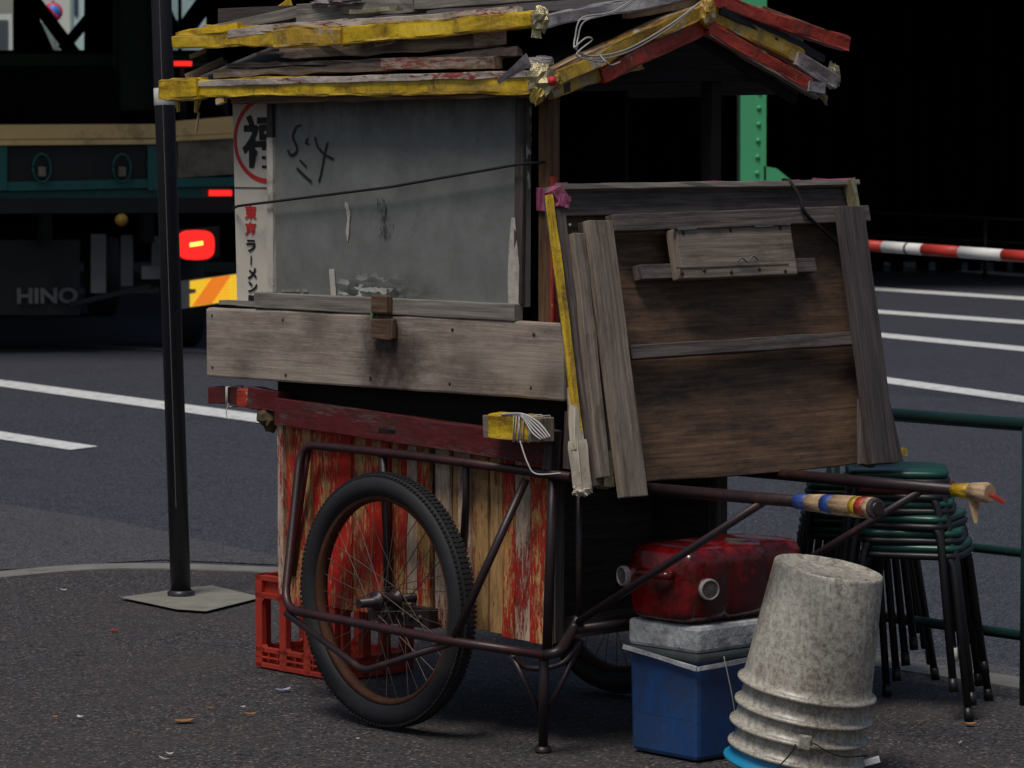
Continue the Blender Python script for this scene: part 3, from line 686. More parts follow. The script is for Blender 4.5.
mb = MB(); mb.tube([Cc(-.06, .03, .66), Cc(-.055, .035, .30)], .008, 10); mb.tube([Cc(-.055, .02, .30), Cc(-.055, W - .02, .30)], .011, 10); mb.build_each('front_frame', 'frame', cart)
# prop leg
lk = S3(544, 658, .09); lf = G(543, 751)
mb = MB(); mb.tube([lk, lf + Z * .01], [.0125, .012], 12); mb.lathe(lf, Z, [(.001, .014), (.018, .012), (.021, .002), (.021, 0)], 16)
mb.tube([S3(512, 655, .10), lf.lerp(lk, .33)], .007, 8); mb.tube([Cc(-.05, .05, .27), lf.lerp(lk, .33)], .007, 8)
mb.tube(bez([S3(514, 655, .10), S3(528, 668, .07), Cc(-.03, 0, .215), Cc(-.05, .05, .27)]), .007, 8); mb.build('prop_leg', 'frame', cart)
mb = MB(); mb.tube([Cc(.516, -.19, .325), Cc(.516, W + .16, .325)], .012, 10); mb.bar(Cc(.516, .02, .285), Cc(.516, W - .02, .285), A, .05, .03); mb.build('axle', 'frame', cart)
mb = MB(); mb.slab(Cc(.516, -.045, .285), A * .24, Z * .05, B * .03); 
for k in range(6): mb.lathe(Cc(.43 + k * .034, -.06, .285), NS, [(.009, 0), (.009, .004), (0.001, .006)], 12)
mb.build('axle_plate', 'frame', cart)
def wheel(off):
    c = Cc(.516, -off, .3265); ax = B
    Rt, rt = .2925, .0335
    w = MB()
    prof = []
    for k in range(16):
        q = 2 * math.pi * k / 16
        prof.append((Rt + rt * .92 * math.cos(q), rt * math.sin(q)))
    w.lathe(c, ax, prof, 96, closed=True)
    for k in range(150):                                   # tread blocks in three rows
        q = 2 * math.pi * k / 150; rd = Z * math.sin(q) + A * math.cos(q); tg = Z * math.cos(q) - A * math.sin(q)
        for y, rr in ((-.020, .3175), (-.007, .3225), (.007, .3225), (.020, .3175)):
            w.slab(c + rd * rr + ax * y + tg * (.005 if abs(y) < .01 else 0), tg * .0085, ax * .010, rd * .005)
    wh = MB()
    rim = [(.255, -.015), (.266, -.018), (.267, -.010), (.260, 0), (.267, .010), (.266, .018), (.255, .015), (.250, 0)]
    tyre = w.build('tyre', 'rubber', cart)
    return c, ax, rim
for off in (.10, -(W + .09)):
    c, ax, rim = wheel(off)
    e = MB(); e.lathe(c, ax, rim, 72, closed=True); rimo = None
    # hub + spokes belong to the wheel
    rimo = e.build('rim', 'rust', cart)
    hb = MB(); hb.lathe(c, ax, [(.001, -.045), (.014, -.045), (.014, -.036), (.026, -.034), (.026, -.029), (.018, -.026), (.018, .026), (.026, .029), (.026, .034), (.014, .036), (.014, .045), (.001, .045)], 24); hb.build('hub', 'frame', cart)
    sp = MB()
    for k in range(36):
        q = 2 * math.pi * k / 36; sd = 1 if k % 2 else -1; tw = R(62) * (1 if (k // 2) % 2 else -1)
        rd = Z * math.sin(q) + A * math.cos(q); hd = Z * math.sin(q + tw) + A * math.cos(q + tw)
        sp.tube([c + hd * .03 + ax * .031 * sd, c + rd * .254], .0013, 4, cap=False)
    sp.build('spokes', 'spoke', cart)

# ------------------------------------------------------------------ roof
EO = .10                                                   # eave overhang
ge = .05                                                   # gable overhang
def Rf(w, z, s): return Cc(s, w, z)
roof = MB()
wl, wr, wm = -EO, .83, .40
zl, zm = 1.625, 1.80
# decking of the lower roof: boards both sides
dk = MB()
def sheet(mb, w0, z0, w1, z1, s0, s1, th=.014, n=5):
    for i in range(n):
        a0 = i / n; a1 = (i + .985) / n
        p = Cc((s0 + s1) / 2, w0 + (w1 - w0) * (a0 + a1) / 2, z0 + (z1 - z0) * (a0 + a1) / 2)
        sv = (B * (w1 - w0) + Z * (z1 - z0)) * (a1 - a0)
        mb.bar(p - A * (s1 - s0) / 2, p + A * (s1 - s0) / 2, sv, sv.length, th, 6, .004)
sheet(dk, wl, zl, wm, zm, -ge + .015, 1.43); sheet(dk, wr, zl - .01, wm, zm, -ge + .015, 1.43)
dk.build('roof_deck', 'dark_wood', cart)
up = MB(); sheet(up, wl + .02, 1.765, wm, 1.865, -ge + .02, 1.38); sheet(up, wr + .02, 1.75, wm, 1.865, -ge + .02, 1.38); up.build('upper_deck', 'dark_wood', cart)
# lower eave: fascia wrapped in yellow tape, white strip above
def eo(x, y, off=.11): return S3(x, y, off)
def rake(x, y, off=.06): return R3(x, y, off)
mb = MB(); mb.wrap(eo(168, 89), eo(536, 83), Z, .050, .03, 0.0054); mb.build('fascia', 'yellow_tape', cart)
mb = MB(); mb.bar(eo(190, 84, .125), eo(530, 74, .125), Z, .016, .012, 20, .004); mb.build('trim_strip', 'white_trim', cart, .001)
mb = MB(); mb.bar(eo(236, 100, .09), eo(530, 92, .10), Z, .022, .03, 20, .008); mb.build('fascia_underboard', 'post', cart)
# wrapped lump at the left end
mb = MB(); mb.wrap(eo(164, 90, .115), eo(203, 88, .115), Z, .058, .045, 0.0090); mb.build_each('tape_wrap', 'yellow_tape', cart)
mb = MB()
mb.bar(eo(176, 96, .115), eo(178, 112, .115), A, .025, .004, 4, .006, .012); mb.bar(eo(198, 98, .115), eo(195, 112, .115), A, .022, .004, 4, .008, .012); mb.bar(eo(225, 99, .115), eo(217, 102, .12), Z, .02, .01, 3, .006)
mb.bar(eo(199, 112, .1), eo(196, 132, .1), A, .006, .004); mb.build_each('tape_tail', 'gold_tape', cart)
mb = MB()   # scrap slats between the two roof layers
mb.bar(eo(186, 78, .10), eo(224, 60, .02), Z, .018, .012, 4, .004); mb.bar(eo(190, 57, .08), eo(207, 50, .06), Z, .012, .01, 3, .002)
mb.bar(eo(215, 74, .09), eo(400, 66, .09), Z, .02, .02, 18, .008); mb.bar(eo(258, 54, .09), eo(300, 52, .05), Z, .007, .02, 4, .002)
mb.bar(eo(282, 53, .06), eo(500, 40, .05), Z, .035, .02, 12, .01); mb.build_each('scrap_slat', 'roof_wood', cart, .001)
mb = MB(); mb.bar(eo(385, 64, .10), eo(498, 63, .10), Z, .028, .03, 14, .006); mb.bar(eo(330, 69, .075), eo(520, 52, .075), Z, .02, .02, 12, .008); mb.build_each('scrap_board', 'roof_red', cart, .001)
mb = MB(); mb.bar(eo(230, 66, .05), eo(500, 57, .05), Z, .012, .03, 12, .006); mb.build_each('scrap_board', 'roof_wood', cart, .001)
mb = MB(); mb.bar(eo(475, 40, .09), eo(505, 38, .09), Z, .03, .01, 3, .004); mb.bar(eo(375, 42, .10), eo(395, 38, .1), Z, .022, .006, 3, .004); mb.build_each('scrap_board', 'roof_red', cart)
# upper eave
mb = MB(); mb.wrap(eo(176, 42, .12), eo(345, 36, .12), Z, .036, .03, 0.0054, w1=.046); mb.wrap(eo(345, 36, .12), eo(536, 19, .12), Z, .046, .03, 0.0054, w1=.038); mb.build('fascia', 'yellow_tape', cart)
mb = MB(); mb.wrap(eo(278, 39, .123), eo(346, 35.5, .123), Z, .049, .034, 0.0090); mb.build_each('tape_wrap', 'gold_tape', cart)
mb = MB(); mb.wrap(eo(178, 36, .10), eo(240, 26, .10), Z, .022, .02, 0.0036); mb.wrap(eo(205, 27, .08), eo(262, 27, .1), Z, .01, .01, 0.0018); mb.build_each('tape_tail', 'yellow_tape', cart)
mb = MB(); mb.bar(eo(196, 35, .08), eo(305, 11, .02), Z, .028, .03, 8, .003); mb.bar(eo(303, 10, .02), eo(420, 6, 0), Z, .035, .05, 8, .006); mb.bar(eo(300, 22, .04), eo(390, 8, 0), Z, .03, .03, 6, .006)
mb.bar(eo(395, 6, 0), eo(580, -8, -.03), Z, .03, .05, 8, .006); mb.build_each('roof_batten', 'grey_wood', cart, .002)
mb = MB(); mb.wrap(eo(262, 24, .0), eo(291, 3, .0), Z, .03, .006, 0.0018); mb.build('yellow_scrap', 'yellow_tape', cart)
mb = MB(); mb.bar(eo(230, 34, .128), eo(345, 22, .11), Z, .02, .02, 10, .006); mb.bar(eo(330, 24, .11), eo(520, 10, .11), Z, .016, .02, 12, .006); mb.build_each('trim_strip', 'white_trim', cart, .001)
mb = MB(); mb.bar(eo(225, 20, .0), eo(300, 17, -.02), Z, .06, .05); mb.build('roof_block', 'dark_wood', cart)
mb = MB(); mb.crumple(eo(340, 3, .03), A * .1, B * .03, Z * .010, .6, 22, 3); mb.build('foil_scrap', 'silver_tape', cart)
mb = MB(); mb.crumple(eo(540, 20, .128), A * .024, B * .02, Z * .028, .34, 16, 1.9); mb.bar(eo(537, 24, .13), eo(537, 38, .13), A, .02, .008, 4, .006, .03); mb.bar(eo(352, 12, .1), eo(400, 9, .1), Z, .01, .02, 4, .006); mb.build_each('tape_wrap', 'foil', cart)
# gable rakes, lower layer left
cL = eo(536, 84, .11)
def gp(x, y, o=.055): return R3(x, y, o)
mb = MB(); mb.wrap(gp(548, 82), gp(700, 10), Z, .036, .03, 0.0072); mb.build('rake_board', 'gold_tape', cart)
mb = MB(); mb.wrap(gp(540, 77, .05), gp(698, 4, .05), Z, .016, .03, 0.005); mb.build('trim_strip', 'cream_tape', cart)
mb = MB(); mb.wrap(gp(600, 76, .05), gp(708, 22, .05), Z, .045, .02, 0.0054); mb.build('rake_board', 'red_tape', cart)
mb = MB(); mb.wrap(gp(550, 92, .04), gp(640, 62, .04), Z, .03, .02, 0.0090); mb.build('rake_board', 'gold_tape', cart)
mb = MB(); mb.wrap(gp(625, 14, .04), gp(700, 3, .04), Z, .022, .02, 0.0036); mb.build('trim_strip', 'cream_tape', cart)
# corner knot of foil and tape
mb = MB(); mb.crumple(gp(541, 80, .08), A * .035, B * .03, Z * .040, .34, 18, 1.9); mb.build('tape_knot', 'foil', cart)
mb = MB(); mb.crumple(gp(538, 95, .085), A * .022, B * .012, Z * .022, .34, 14, 1.9); mb.build('tape_knot', 'gold_foil', cart)
mb = MB(); mb.crumple(gp(552, 80, .08), A * .022, B * .028, Z * .024, .34, 16, 1.9); mb.build('tape_knot', 'gold_tape', cart)
mb = MB(); mb.crumple(gp(540, 62, .07), (B - A) * .024, A * .02, Z * .016, .4, 16, 1.9); mb.bar(gp(498, 82, .10), gp(528, 60, .10), Z, .012, .004, 4, .006, .03); mb.build_each('tape_tail', 'silver_tape', cart)
mb = MB(); mb.lathe(gp(552, 81, .115), NR - B * .6, [(.001, .012), (.009, .010), (.012, 0), (.012, -.03)], 14); mb.build('red_cap', 'ink_red', cart)
# upper layer, gable side, left
mb = MB(); mb.wrap(gp(543, 22, .05), gp(712, -12, .05), Z, .03, .03, 0.0063); mb.build('rake_board', 'silver_tape', cart)
# right rakes
mb = MB(); mb.wrap(gp(706, -2, .06), gp(846, 45, .06), Z, .036, .03, 0.0054); mb.build('rake_board', 'red_tape', cart)
mb = MB(); mb.bar(gp(760, 8, .055), gp(840, 38, .055), Z, .008, .02, 8, .003); mb.build('trim_strip', 'cream_tape', cart)
mb = MB(); mb.wrap(gp(706, 12, .05), gp(800, 58, .05), Z, .044, .03, 0.0054); mb.build('rake_board', 'gold_tape', cart)
mb = MB(); mb.wrap(gp(706, 28, .06), gp(808, 85, .06), Z, .034, .03, 0.0054); mb.build('rake_board', 'red_tape', cart)
mb = MB(); mb.wrap(gp(794, 58, .06), gp(834, 82, .06), Z, .040, .03, .008); mb.bar(gp(806, 86, .065), gp(822, 88, .065), Z, .03, .03, 4, .006); mb.build_each('tape_wrap', 'silver_tape', cart)
mb = MB(); mb.crumple(gp(823, 94, .05), (A + B) * .010, B * .012 - Z * .028, A * .012, .5, 20); mb.crumple(gp(833, 76, .05), B * .024, A * .02, Z * .032, .45, 16, 1.9); mb.build_each('tape_tail', 'foil', cart)
mb = MB(); mb.bar(gp(707, 34, .062), gp(816, 98, .062), Z, .008, .02, 8, .004); mb.build('trim_strip', 'roof_wood', cart)
mb = MB(); mb.bar(gp(733, 52, .02), gp(748, 60, .02), Z, .03, .02); mb.build_each('wood_block', 'roof_wood', cart)
mb = MB(); mb.bar(gp(716, 10, .058), gp(820, 58, .04), Z, .02, .03, 10, .008); mb.build('rubber_strip', 'rubber', cart)
mb = MB(); mb.crumple(gp(706, 12, .07), B * .022, A * .02, Z * .040, .34, 16, 1.9); mb.build('tape_knot', 'gold_tape', cart)
mb = MB()
for o in (0, 3):
    mb.tube(bez([gp(640 + o, -6, .09), gp(612 + o, 12, .10), gp(582 + o, 18 + o, .10), gp(575 + o, 38, .10), gp(574 + o, 48, .11)], 8), .0022, 6)
    mb.tube(bez([gp(700, 2, .08), gp(668, 26 + o, .08), gp(625, 50 + o, .09), gp(590, 56 + o, .10), gp(575, 48, .11)], 8), .0022, 6)
mb.tube(bez([gp(574, 48, .11), gp(586, 38, .12), gp(592, 40, .12), gp(580, 50, .12), gp(577, 56, .12), gp(590, 60, .12), gp(604, 62, .11)], 8), .0022, 6)
mb.tube(bez([gp(600, 55, .1), gp(606, 62, .12), gp(612, 65, .11), gp(620, 62, .1)], 6), .002, 6)
mb.build('wire', 'wire', cart)
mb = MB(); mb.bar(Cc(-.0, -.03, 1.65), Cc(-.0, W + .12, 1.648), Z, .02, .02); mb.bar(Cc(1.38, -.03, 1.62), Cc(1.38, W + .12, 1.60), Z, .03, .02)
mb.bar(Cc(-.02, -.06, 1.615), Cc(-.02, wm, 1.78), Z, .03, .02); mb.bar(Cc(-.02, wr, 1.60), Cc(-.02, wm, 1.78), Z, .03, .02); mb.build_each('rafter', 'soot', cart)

# ================================================================== FOLDED TABLE leaning on the shafts
tp0 = Cc(-.035, .4, 1.385); tp1 = Cc(-.19, .4, .655)
down = (tp1 - tp0).normalized(); TN = B.cross(down).normalized()
if TN.dot(NR) < 0: TN = -TN
TW = down
def T(x, y, off=0.0): return on(x, y, tp0 + TN * off, TN)
tab = empty('folding_table', T(740, 478), 'weathered brown wooden table with folded legs leaning against the cart front', 'table')
mb = MB(); q = [T(552, 190, 0), T(854, 186, 0), T(872, 330, 0), T(893, 458, 0), T(840, 466), T(790, 471), T(720, 477), T(660, 480, 0), T(588, 489, 0)]
mb.poly(q[::-1], th=.018, n=TN)
# grain runs sideways
def reuv(mb):
    for fi, f in enumerate(mb.f):
        mb.u[fi] = [((mb.v[i] - tp0).dot(B), (mb.v[i] - tp0).dot(down)) for i in f]
reuv(mb); mb.build('tabletop', 'brown_ply', tab, .002)
mb = MB(); mb.bar(T(552, 202, .01), T(856, 198, .01), TW, .075, .02, 14, .003); mb.build('upper_board', 'mid_wood', tab, .002)
mb = MB(); mb.bar(T(552, 189, .02), T(852, 184, .02), TW, .014, .055, 16, .003); mb.build('edge_strip', 'grey_wood', tab, .001)
mb = MB()
for x0, x1, yy in ((556, 566, 184), (600, 700, 184), (690, 745, 183), (770, 800, 182), (812, 850, 180)):
    mb.bar(T(x0, yy + 1, .03), T(x1, yy, .03), TW, .008, .01, 5, .006)
mb.build('pink_fringe', 'pink_tape', tab)
mb = MB(); mb.bar(T(610, 224, .035), T(866, 214, .035), TW, .042, .03, 10, .002); mb.build('apron_rail', 'mid_wood', tab, .002)
mb = MB(); mb.bar(T(637, 273, .025), T(812, 266, .025), TW, .036, .03, 8, .002); mb.build('support_rail', 'mid_wood', tab, .002)
mb = MB(); mb.bar(T(628, 353, .035), T(862, 338, .035), TW, .034, .03, 10, .003); mb.build('crossbar', 'mid_wood', tab, .002)
# lid box
dr = MB(); a_, b_ = T(674, 255, .058), T(789, 251, .058); dr.bar(a_, b_, TW, .125, .038, 4, .002); drawer = dr.build('drawer_box', 'plank_wood', tab, .003)
mb = MB(); mb.bar(T(672, 228, .078), T(789, 224, .078), TW, .006, .01, 3, .001); mb.bar(T(676, 268, .077), T(788, 264, .077), TW, .003, .004); mb.build('seam', 'mid_wood', drawer)
mb = MB()
for x, y in ((682, 273), (704, 270), (731, 272), (759, 269), (785, 271), (683, 233), (730, 230), (780, 228)): mb.lathe(T(x, y, .077), TN, [(.005, 0), (.005, .002), (.001, .003)], 10)
mb.build('nail_head', 'rust', drawer)
mb = MB(); mb.bar(T(676, 229, .077), T(695, 228, .077), TW, .008, .012); mb.bar(T(753, 226, .077), T(772, 225, .077), TW, .008, .012); mb.tube(bez([T(738, 262, .082), T(742, 258, .09), T(748, 262, .086), T(753, 256, .09), T(758, 260, .082)]), .002, 5); mb.build_each('hinge', 'steel_lt', drawer)
# folded legs: left stack of planks and right leg
def leg(x0, y0, x1, y1, wid, th, off, mt, sg=8, w1=None, jit=.002):
    mb = MB(); mb.bar(T(x0, y0, off), T(x1, y1, off), B, wid, th, sg, jit, w1); return mb.build('leg', mt, tab, .002)
leg(597.5, 221, 633, 497, .082, .022, .075, 'plank_wood')
leg(576, 234, 603, 478, .036, .022, .062, 'plank_wood', 12, None, .004)
leg(586, 222, 615, 480, .03, .03, .035, 'dark_wood')
leg(849, 207, 883, 464, .085, .03, .065, 'charred_wood')
leg(866, 330, 897, 462, .02, .03, .03, 'charred_wood')
leg(866, 400, 866, 466, .05, .02, .03, 'mid_wood', 3)
mb = MB(); mb.bar(T(553, 195, .03), T(592, 488, .03), B, .020, .05, 14, .003); mb.build('side_rail', 'mid_wood', tab, .002)
mb = MB(); mb.wrap(T(549, 195, .05), T(586, 490, .05), B, .018, .014, 0.0022); mb.build('yellow_edge', 'yellow_tape', tab, .002)
mb = MB(); mb.bar(T(561, 208, .052), T(563, 196, .052), B, .035, .02, 3, .006); mb.bar(T(552, 189, .045), T(562, 205, .045), B, .03, .03, 3, .008); mb.build_each('pink_wrap', 'pink_tape', tab)
mb = MB(); mb.bar(T(573, 388, .02), T(576, 440, .02), B, .03, .012, 5, .004, .03); mb.build('paper_tag', 'cream_tape', tab)
mb = MB(); mb.wrap(T(572, 386, .045), T(578, 450, .05), B, .012, .02, .004, w1=.034); mb.build('plastic_wrap', 'cloth', tab)
mb = MB(); mb.wrap(T(577, 440, .045), T(583, 492, .045), B, .030, .034, .006, w1=.036, ends=.85); mb.crumple(T(583, 490, .045), B * .026, TN * .018, TW * .014, .5, 24); mb.build_each('plastic_wrap', 'cloth', tab)
mb = MB(); mb.bar(T(604, 452, .04), T(606, 488, .04), B, .03, .03, 3, .008); mb.bar(T(850, 180, .05), T(856, 212, .05), B, .022, .03, 4, .012); mb.build_each('fringe', 'foil', tab)
mb = MB(); mb.tube(bez([T(783, 180, .02), T(790, 182, .045), T(800, 198, .06), T(806, 214, .06), T(830, 236, .03), T(842, 248, .03)], 6), .005, 6); mb.build('cord', 'cord', tab)
mb = MB(); mb.tube([T(760, 520, -.03), T(640, 440, -.03)], .006, 6)
mb = MB(); mb.bar(T(871, 446, .05), T(906, 452, .02), TW, .02, .008, 3, .006); mb.build_each('tape_tail', 'yellow_tape', tab)
mb = MB(); mb.lathe(T(570, 225, .045), TN, [(.004, 0), (.003, .002), (.0005, .003)], 10); mb.build('nail_head', 'white_cap', tab)

# ================================================================== CRATE
c0 = G(258, 666); cw, cd, ch = .36, .27, .265
cr = empty('plastic_crate', c0, 'red plastic bottle crate standing on the ground behind the cart wheel', 'crate')
def CP(s, w, z): return c0 - A * s + B * w + Z * z
def lattice(name, o, e, L, nrm):
    mb = MB(); t = .018
    def b(u0, z0, u1, z1, w): mb.bar(o + e * u0 + Z * z0, o + e * u1 + Z * z1, nrm.cross((e * (u1 - u0) + Z * (z1 - z0)).normalized()), w, t)
    b(0, .008, L, .008, .014); b(0, .03, L, .03, .006); b(0, .052, L, .052, .014); b(0, ch - .008, L, ch - .008, .016); b(0, ch - .058, L, ch - .058, .016); mb.bar(o + Z * (ch - .03) - nrm * .006, o + e * L + Z * (ch - .03) - nrm * .006, Z, .05, .004); mb.bar(o + Z * .03 - nrm * .006, o + e * L + Z * .03 - nrm * .006, Z, .05, .004)
    n_ = 3
    for k in range(n_ + 1):
        u = .015 + (L - .03) * k / n_; b(u, 0, u, ch, .030)
    for k in range(9): u = .02 + (L - .04) * k / 8; b(u, .02, u, .044, .004)
    for k in range(n_):                                   # rounded corners of the big openings
        for m_ in (0, 1):
            u = .019 + (L - .038) * (k + m_) / n_; sg = 1 if m_ == 0 else -1
            b(u + sg * .008, .062, u + sg * .022, .048, .012); b(u + sg * .008, ch - .075, u + sg * .022, ch - .058, .012)
    mb.build(name, 'crate', cr, .0015)
lattice('side_wall', CP(0, 0, 0), -A, cw, -B); lattice('side_wall', CP(0, cd, 0), -A, cw, B)
lattice('end_wall', CP(0, .012, 0), B, cd - .024, A); lattice('end_wall', CP(cw, .012, 0), B, cd - .024, A)
mb = MB()
for k in range(7): mb.bar(CP(.02 + k * .053, .01, .008), CP(.02 + k * .053, cd - .01, .008), A, .012, .01)
mb.build('base_grid', 'crate', cr)

# ================================================================== BLUE BOX, RED CAN
bc = G(697, 763); e1 = A; e2 = B
def BP(s, w, z): return bc + A * s + B * w + Z * z
bx = empty('cooler_box', bc, 'blue plastic box with silver taped lid under the red can', 'box')
def rbox(o, ex, ey, ez, name, mt, parent, bev, sg=1):
    c = o + (ex + ey + ez) / 2; mb = MB(); mb.slab(c, ex, ey, ez); return mb.build(name, mt, parent, bev)
bw, bl, bh = .235, .36, .25
mb = MB(); f0 = [BP(.004, .004, 0), BP(bw - .004, .004, 0), BP(bw - .004, bl - .004, 0), BP(.004, bl - .004, 0)]; f1 = [BP(0, 0, bh), BP(bw, 0, bh), BP(bw, bl, bh), BP(0, bl, bh)]
vs = f0 + f1; fs = [(0, 1, 2, 3), (7, 6, 5, 4), (1, 0, 4, 5), (2, 1, 5, 6), (3, 2, 6, 7), (0, 3, 7, 4)]
mb.add(vs, fs, [[(0, 0), (.3, 0), (.3, .3), (0, .3)]] * 6); mb.build('box_body', 'blue_box', bx, .012)
for z in (.10, ): 
    mb = MB(); mb.slab(BP(bw / 2, .004, z), A * (bw - .03), Z * .003, B * .004); mb.build('rib', 'blue_box', bx)
mb = MB(); mb.slab(BP(bw / 2, bl / 2, bh + .000), B * (bl + .012), A * (bw + .012), Z * .022); mb.build('lid_rim', 'grey_lid', bx, .008)
mb = MB(); mb.slab(BP(bw / 2, bl / 2, bh + .044), B * (bl + .004), A * (bw + .004), Z * .066); mb.build('lid', 'duct', bx, .010)
mb = MB(); mb.bar(BP(bw + .008, -.010, bh + .006), BP(-.008, -.010, bh - .022), Z, .01, .006, 6, .002); mb.bar(BP(-.010, -.008, bh - .022), BP(-.010, bl, bh - .01), Z, .01, .006, 6, .002); mb.build('trim_edge', 'duct', bx)
mb = MB(); mb.tube(bez([BP(-.01, .08, bh), BP(-.03, .09, .15), BP(-.03, .11, .05)]), .0015, 5); mb.build('handle_wire', 'wire', bx)
# can
cz = bh + .0775; tw_, tl_, th_ = .225, .40, .186
def TPt(s, w, z): return BP(.005 + s, -.015 + w, cz + z)
can = empty('fuel_can', TPt(tw_ / 2, tl_ / 2, 0), 'dirty red plastic fuel can lying on the blue box', 'fuel can')
mb = MB()
NSX = 14; prof = []
def sq(q, hx, hy, e=.34): c_, s_ = math.cos(q), math.sin(q); return (math.copysign(abs(c_) ** e, c_) * hx, math.copysign(abs(s_) ** e, s_) * hy)
rings = [(0, .80), (.006, .90), (.02, .97), (.05, 1), (.115, 1), (.12, .975), (.135, .975), (.14, 1), (.25, 1), (.255, .975), (.27, .975), (.275, 1), (tl_ - .05, 1), (tl_ - .02, .97), (tl_ - .006, .90), (tl_, .80)]
n = 40; vs = []; fs = []; us = []
for w_, k_ in rings:
    for i in range(n):
        x, y = sq(2 * math.pi * i / n, tw_ / 2 * k_, th_ / 2 * k_); vs.append(TPt(tw_ / 2 + x, w_, th_ / 2 + y))
for i in range(len(rings) - 1):
    for k in range(n): fs.append((i * n + k, i * n + (k + 1) % n, (i + 1) * n + (k + 1) % n, (i + 1) * n + k)); us.append([(0, 0)] * 4)
fs.append(list(range(n))[::-1]); us.append([(0, 0)] * n); fs.append([(len(rings) - 1) * n + k for k in range(n)]); us.append([(0, 0)] * n)
mb.add(vs, fs, us, True); mb.build('can_body', 'tank', can)
def cap(p, d, r):
    d = d.normalized()
    mb = MB(); mb.lathe(p, d, [(r * 1.25, -.03), (r * 1.2, .0), (r * 1.02, .006)], 24); mb.build('neck', 'tank', can)
    mb = MB(); mb.lathe(p, d, [(r * 1.0, -.01), (r * 1.04, .006), (r * 1.04, .014), (r * .97, .019), (r * .86, .019), (r * .84, .015)], 24); o = mb.build('cap_ring', 'cap_rim', can)
    mb = MB(); mb.lathe(p, d, [(r * .84, .014), (.0005, .014)], 24)
    for k in range(6): q = math.pi * k / 6; a_ = d.orthogonal().normalized(); b_ = d.cross(a_); mb.slab(p + d * .015, (a_ * math.cos(q) + b_ * math.sin(q)) * r * 1.3, (b_ * math.cos(q) - a_ * math.sin(q)) * .002, d * .003)
    mb.build('cap', 'cap', can)
cap(TPt(0, .052, .088), (NR * 1.0 + NS * .35), .025)
cap(TPt(tw_ - .012, -.006, .105), (NS + A * .25), .024)
mb = MB(); mb.tube(round_corners([TPt(.16, -.002, .12), TPt(.16, -.022, .12), TPt(.065, -.022, .12), TPt(.065, -.002, .12)], .012), .011, 10); mb.build('carry_handle', 'tank', can)

# ================================================================== BUCKETS
bb = V((.655, 7.66, 0)); tl = V((.165, -.075, 1)).normalized()
def bucket(k, mt, label):
    b0 = bb + tl * (.022 + (0, .036, .088, .136, .190)[k]) + V((random.uniform(-.003, .003), 0, 0))
    e = empty('bucket', b0, label, 'bucket', 'upside down buckets nested in one leaning stack')
    ax = (tl + V((random.uniform(-.012, .012), random.uniform(-.012, .012), 0))).normalized()
    h = .29; rb = .152; rt = .128
    def rr(z): return rb + (rt - rb) * z / h
    prof = [(rb - .004, .0), (rb + .007, -.002), (rb + .012, .001), (rb + .012, .006), (rb + .007, .009), (rr(.012) + .001, .011), (rr(.03), .03), (rr(h - .006), h - .006), (rt - .001, h), (rt - .003, h + .002), (rt - .010, h + .001), (rt - .013, h - .007), (rt - .05, h - .008), (rt - .052, h - .0065), (rt - .055, h - .008), (.0005, h - .008)]
    MB().lathe(b0, ax, prof, 72, wob=.012).build('shell', mt, e)
    mb = MB(); pr2 = [(.0005, h - .014), (rt - .016, h - .013), (rb - .006, 0), (rb - .003, 0)]; mb.lathe(b0, ax, pr2, 48, wob=0).build('inner_face', mt, e)
    return e, b0, ax, rb
labs = ['bright blue upside down bucket at the very bottom of the leaning bucket stack', 'grimy white bucket rim just above the blue bucket in the stack', 'grimy white bucket with a wire handle in the middle of the stack',
        'grimy white bucket rim directly beneath the topmost bucket', 'stained white bucket with full side showing on top of the stack']
for k in range(5):
    e, b0, ax, rb = bucket(k, 'blue_plastic' if k == 0 else 'bucket', labs[k])
    if k == 2:
        a_ = ax.cross(V((0, 1, 0))).normalized(); f_ = -a_.cross(ax) if (-a_.cross(ax)).y < 0 else a_.cross(ax)
        mb = MB(); mb.slab(b0 + f_ * (rb + .006) + ax * .012 - a_ * .0, ax * .035, a_ * .03, f_ * .014); mb.build('handle_lug', 'bucket', e, .004)
        mb = MB(); mb.tube(bez([b0 + f_ * (rb + .014) + ax * .01 - V((.02, 0, 0)), b0 + f_ * (rb + .02) - ax * .02 - V((.035, 0, 0)), b0 + f_ * (rb + .03) - ax * .065 - V((.075, 0, 0))]), .0018, 6)
        mb.tube(bez([b0 + f_ * (rb + .014) + ax * .012 + V((.02, 0, 0)), b0 + f_ * (rb + .0) - ax * .022 + V((.085, 0, 0)), b0 + f_ * (rb - .07) - ax * .04 + V((.16, 0, 0))]), .0018, 6); mb.build('handle_wire', 'cord', e)
o = MB().bar(bb + V((.165, -.06, .04)), bb + V((.20, -.06, .05)), Z, .012, .006, 3, .004); tag(o.build('paper_scrap', 'paper'), 'white paper scrap with red tip poking out beside the blue bucket', 'litter')

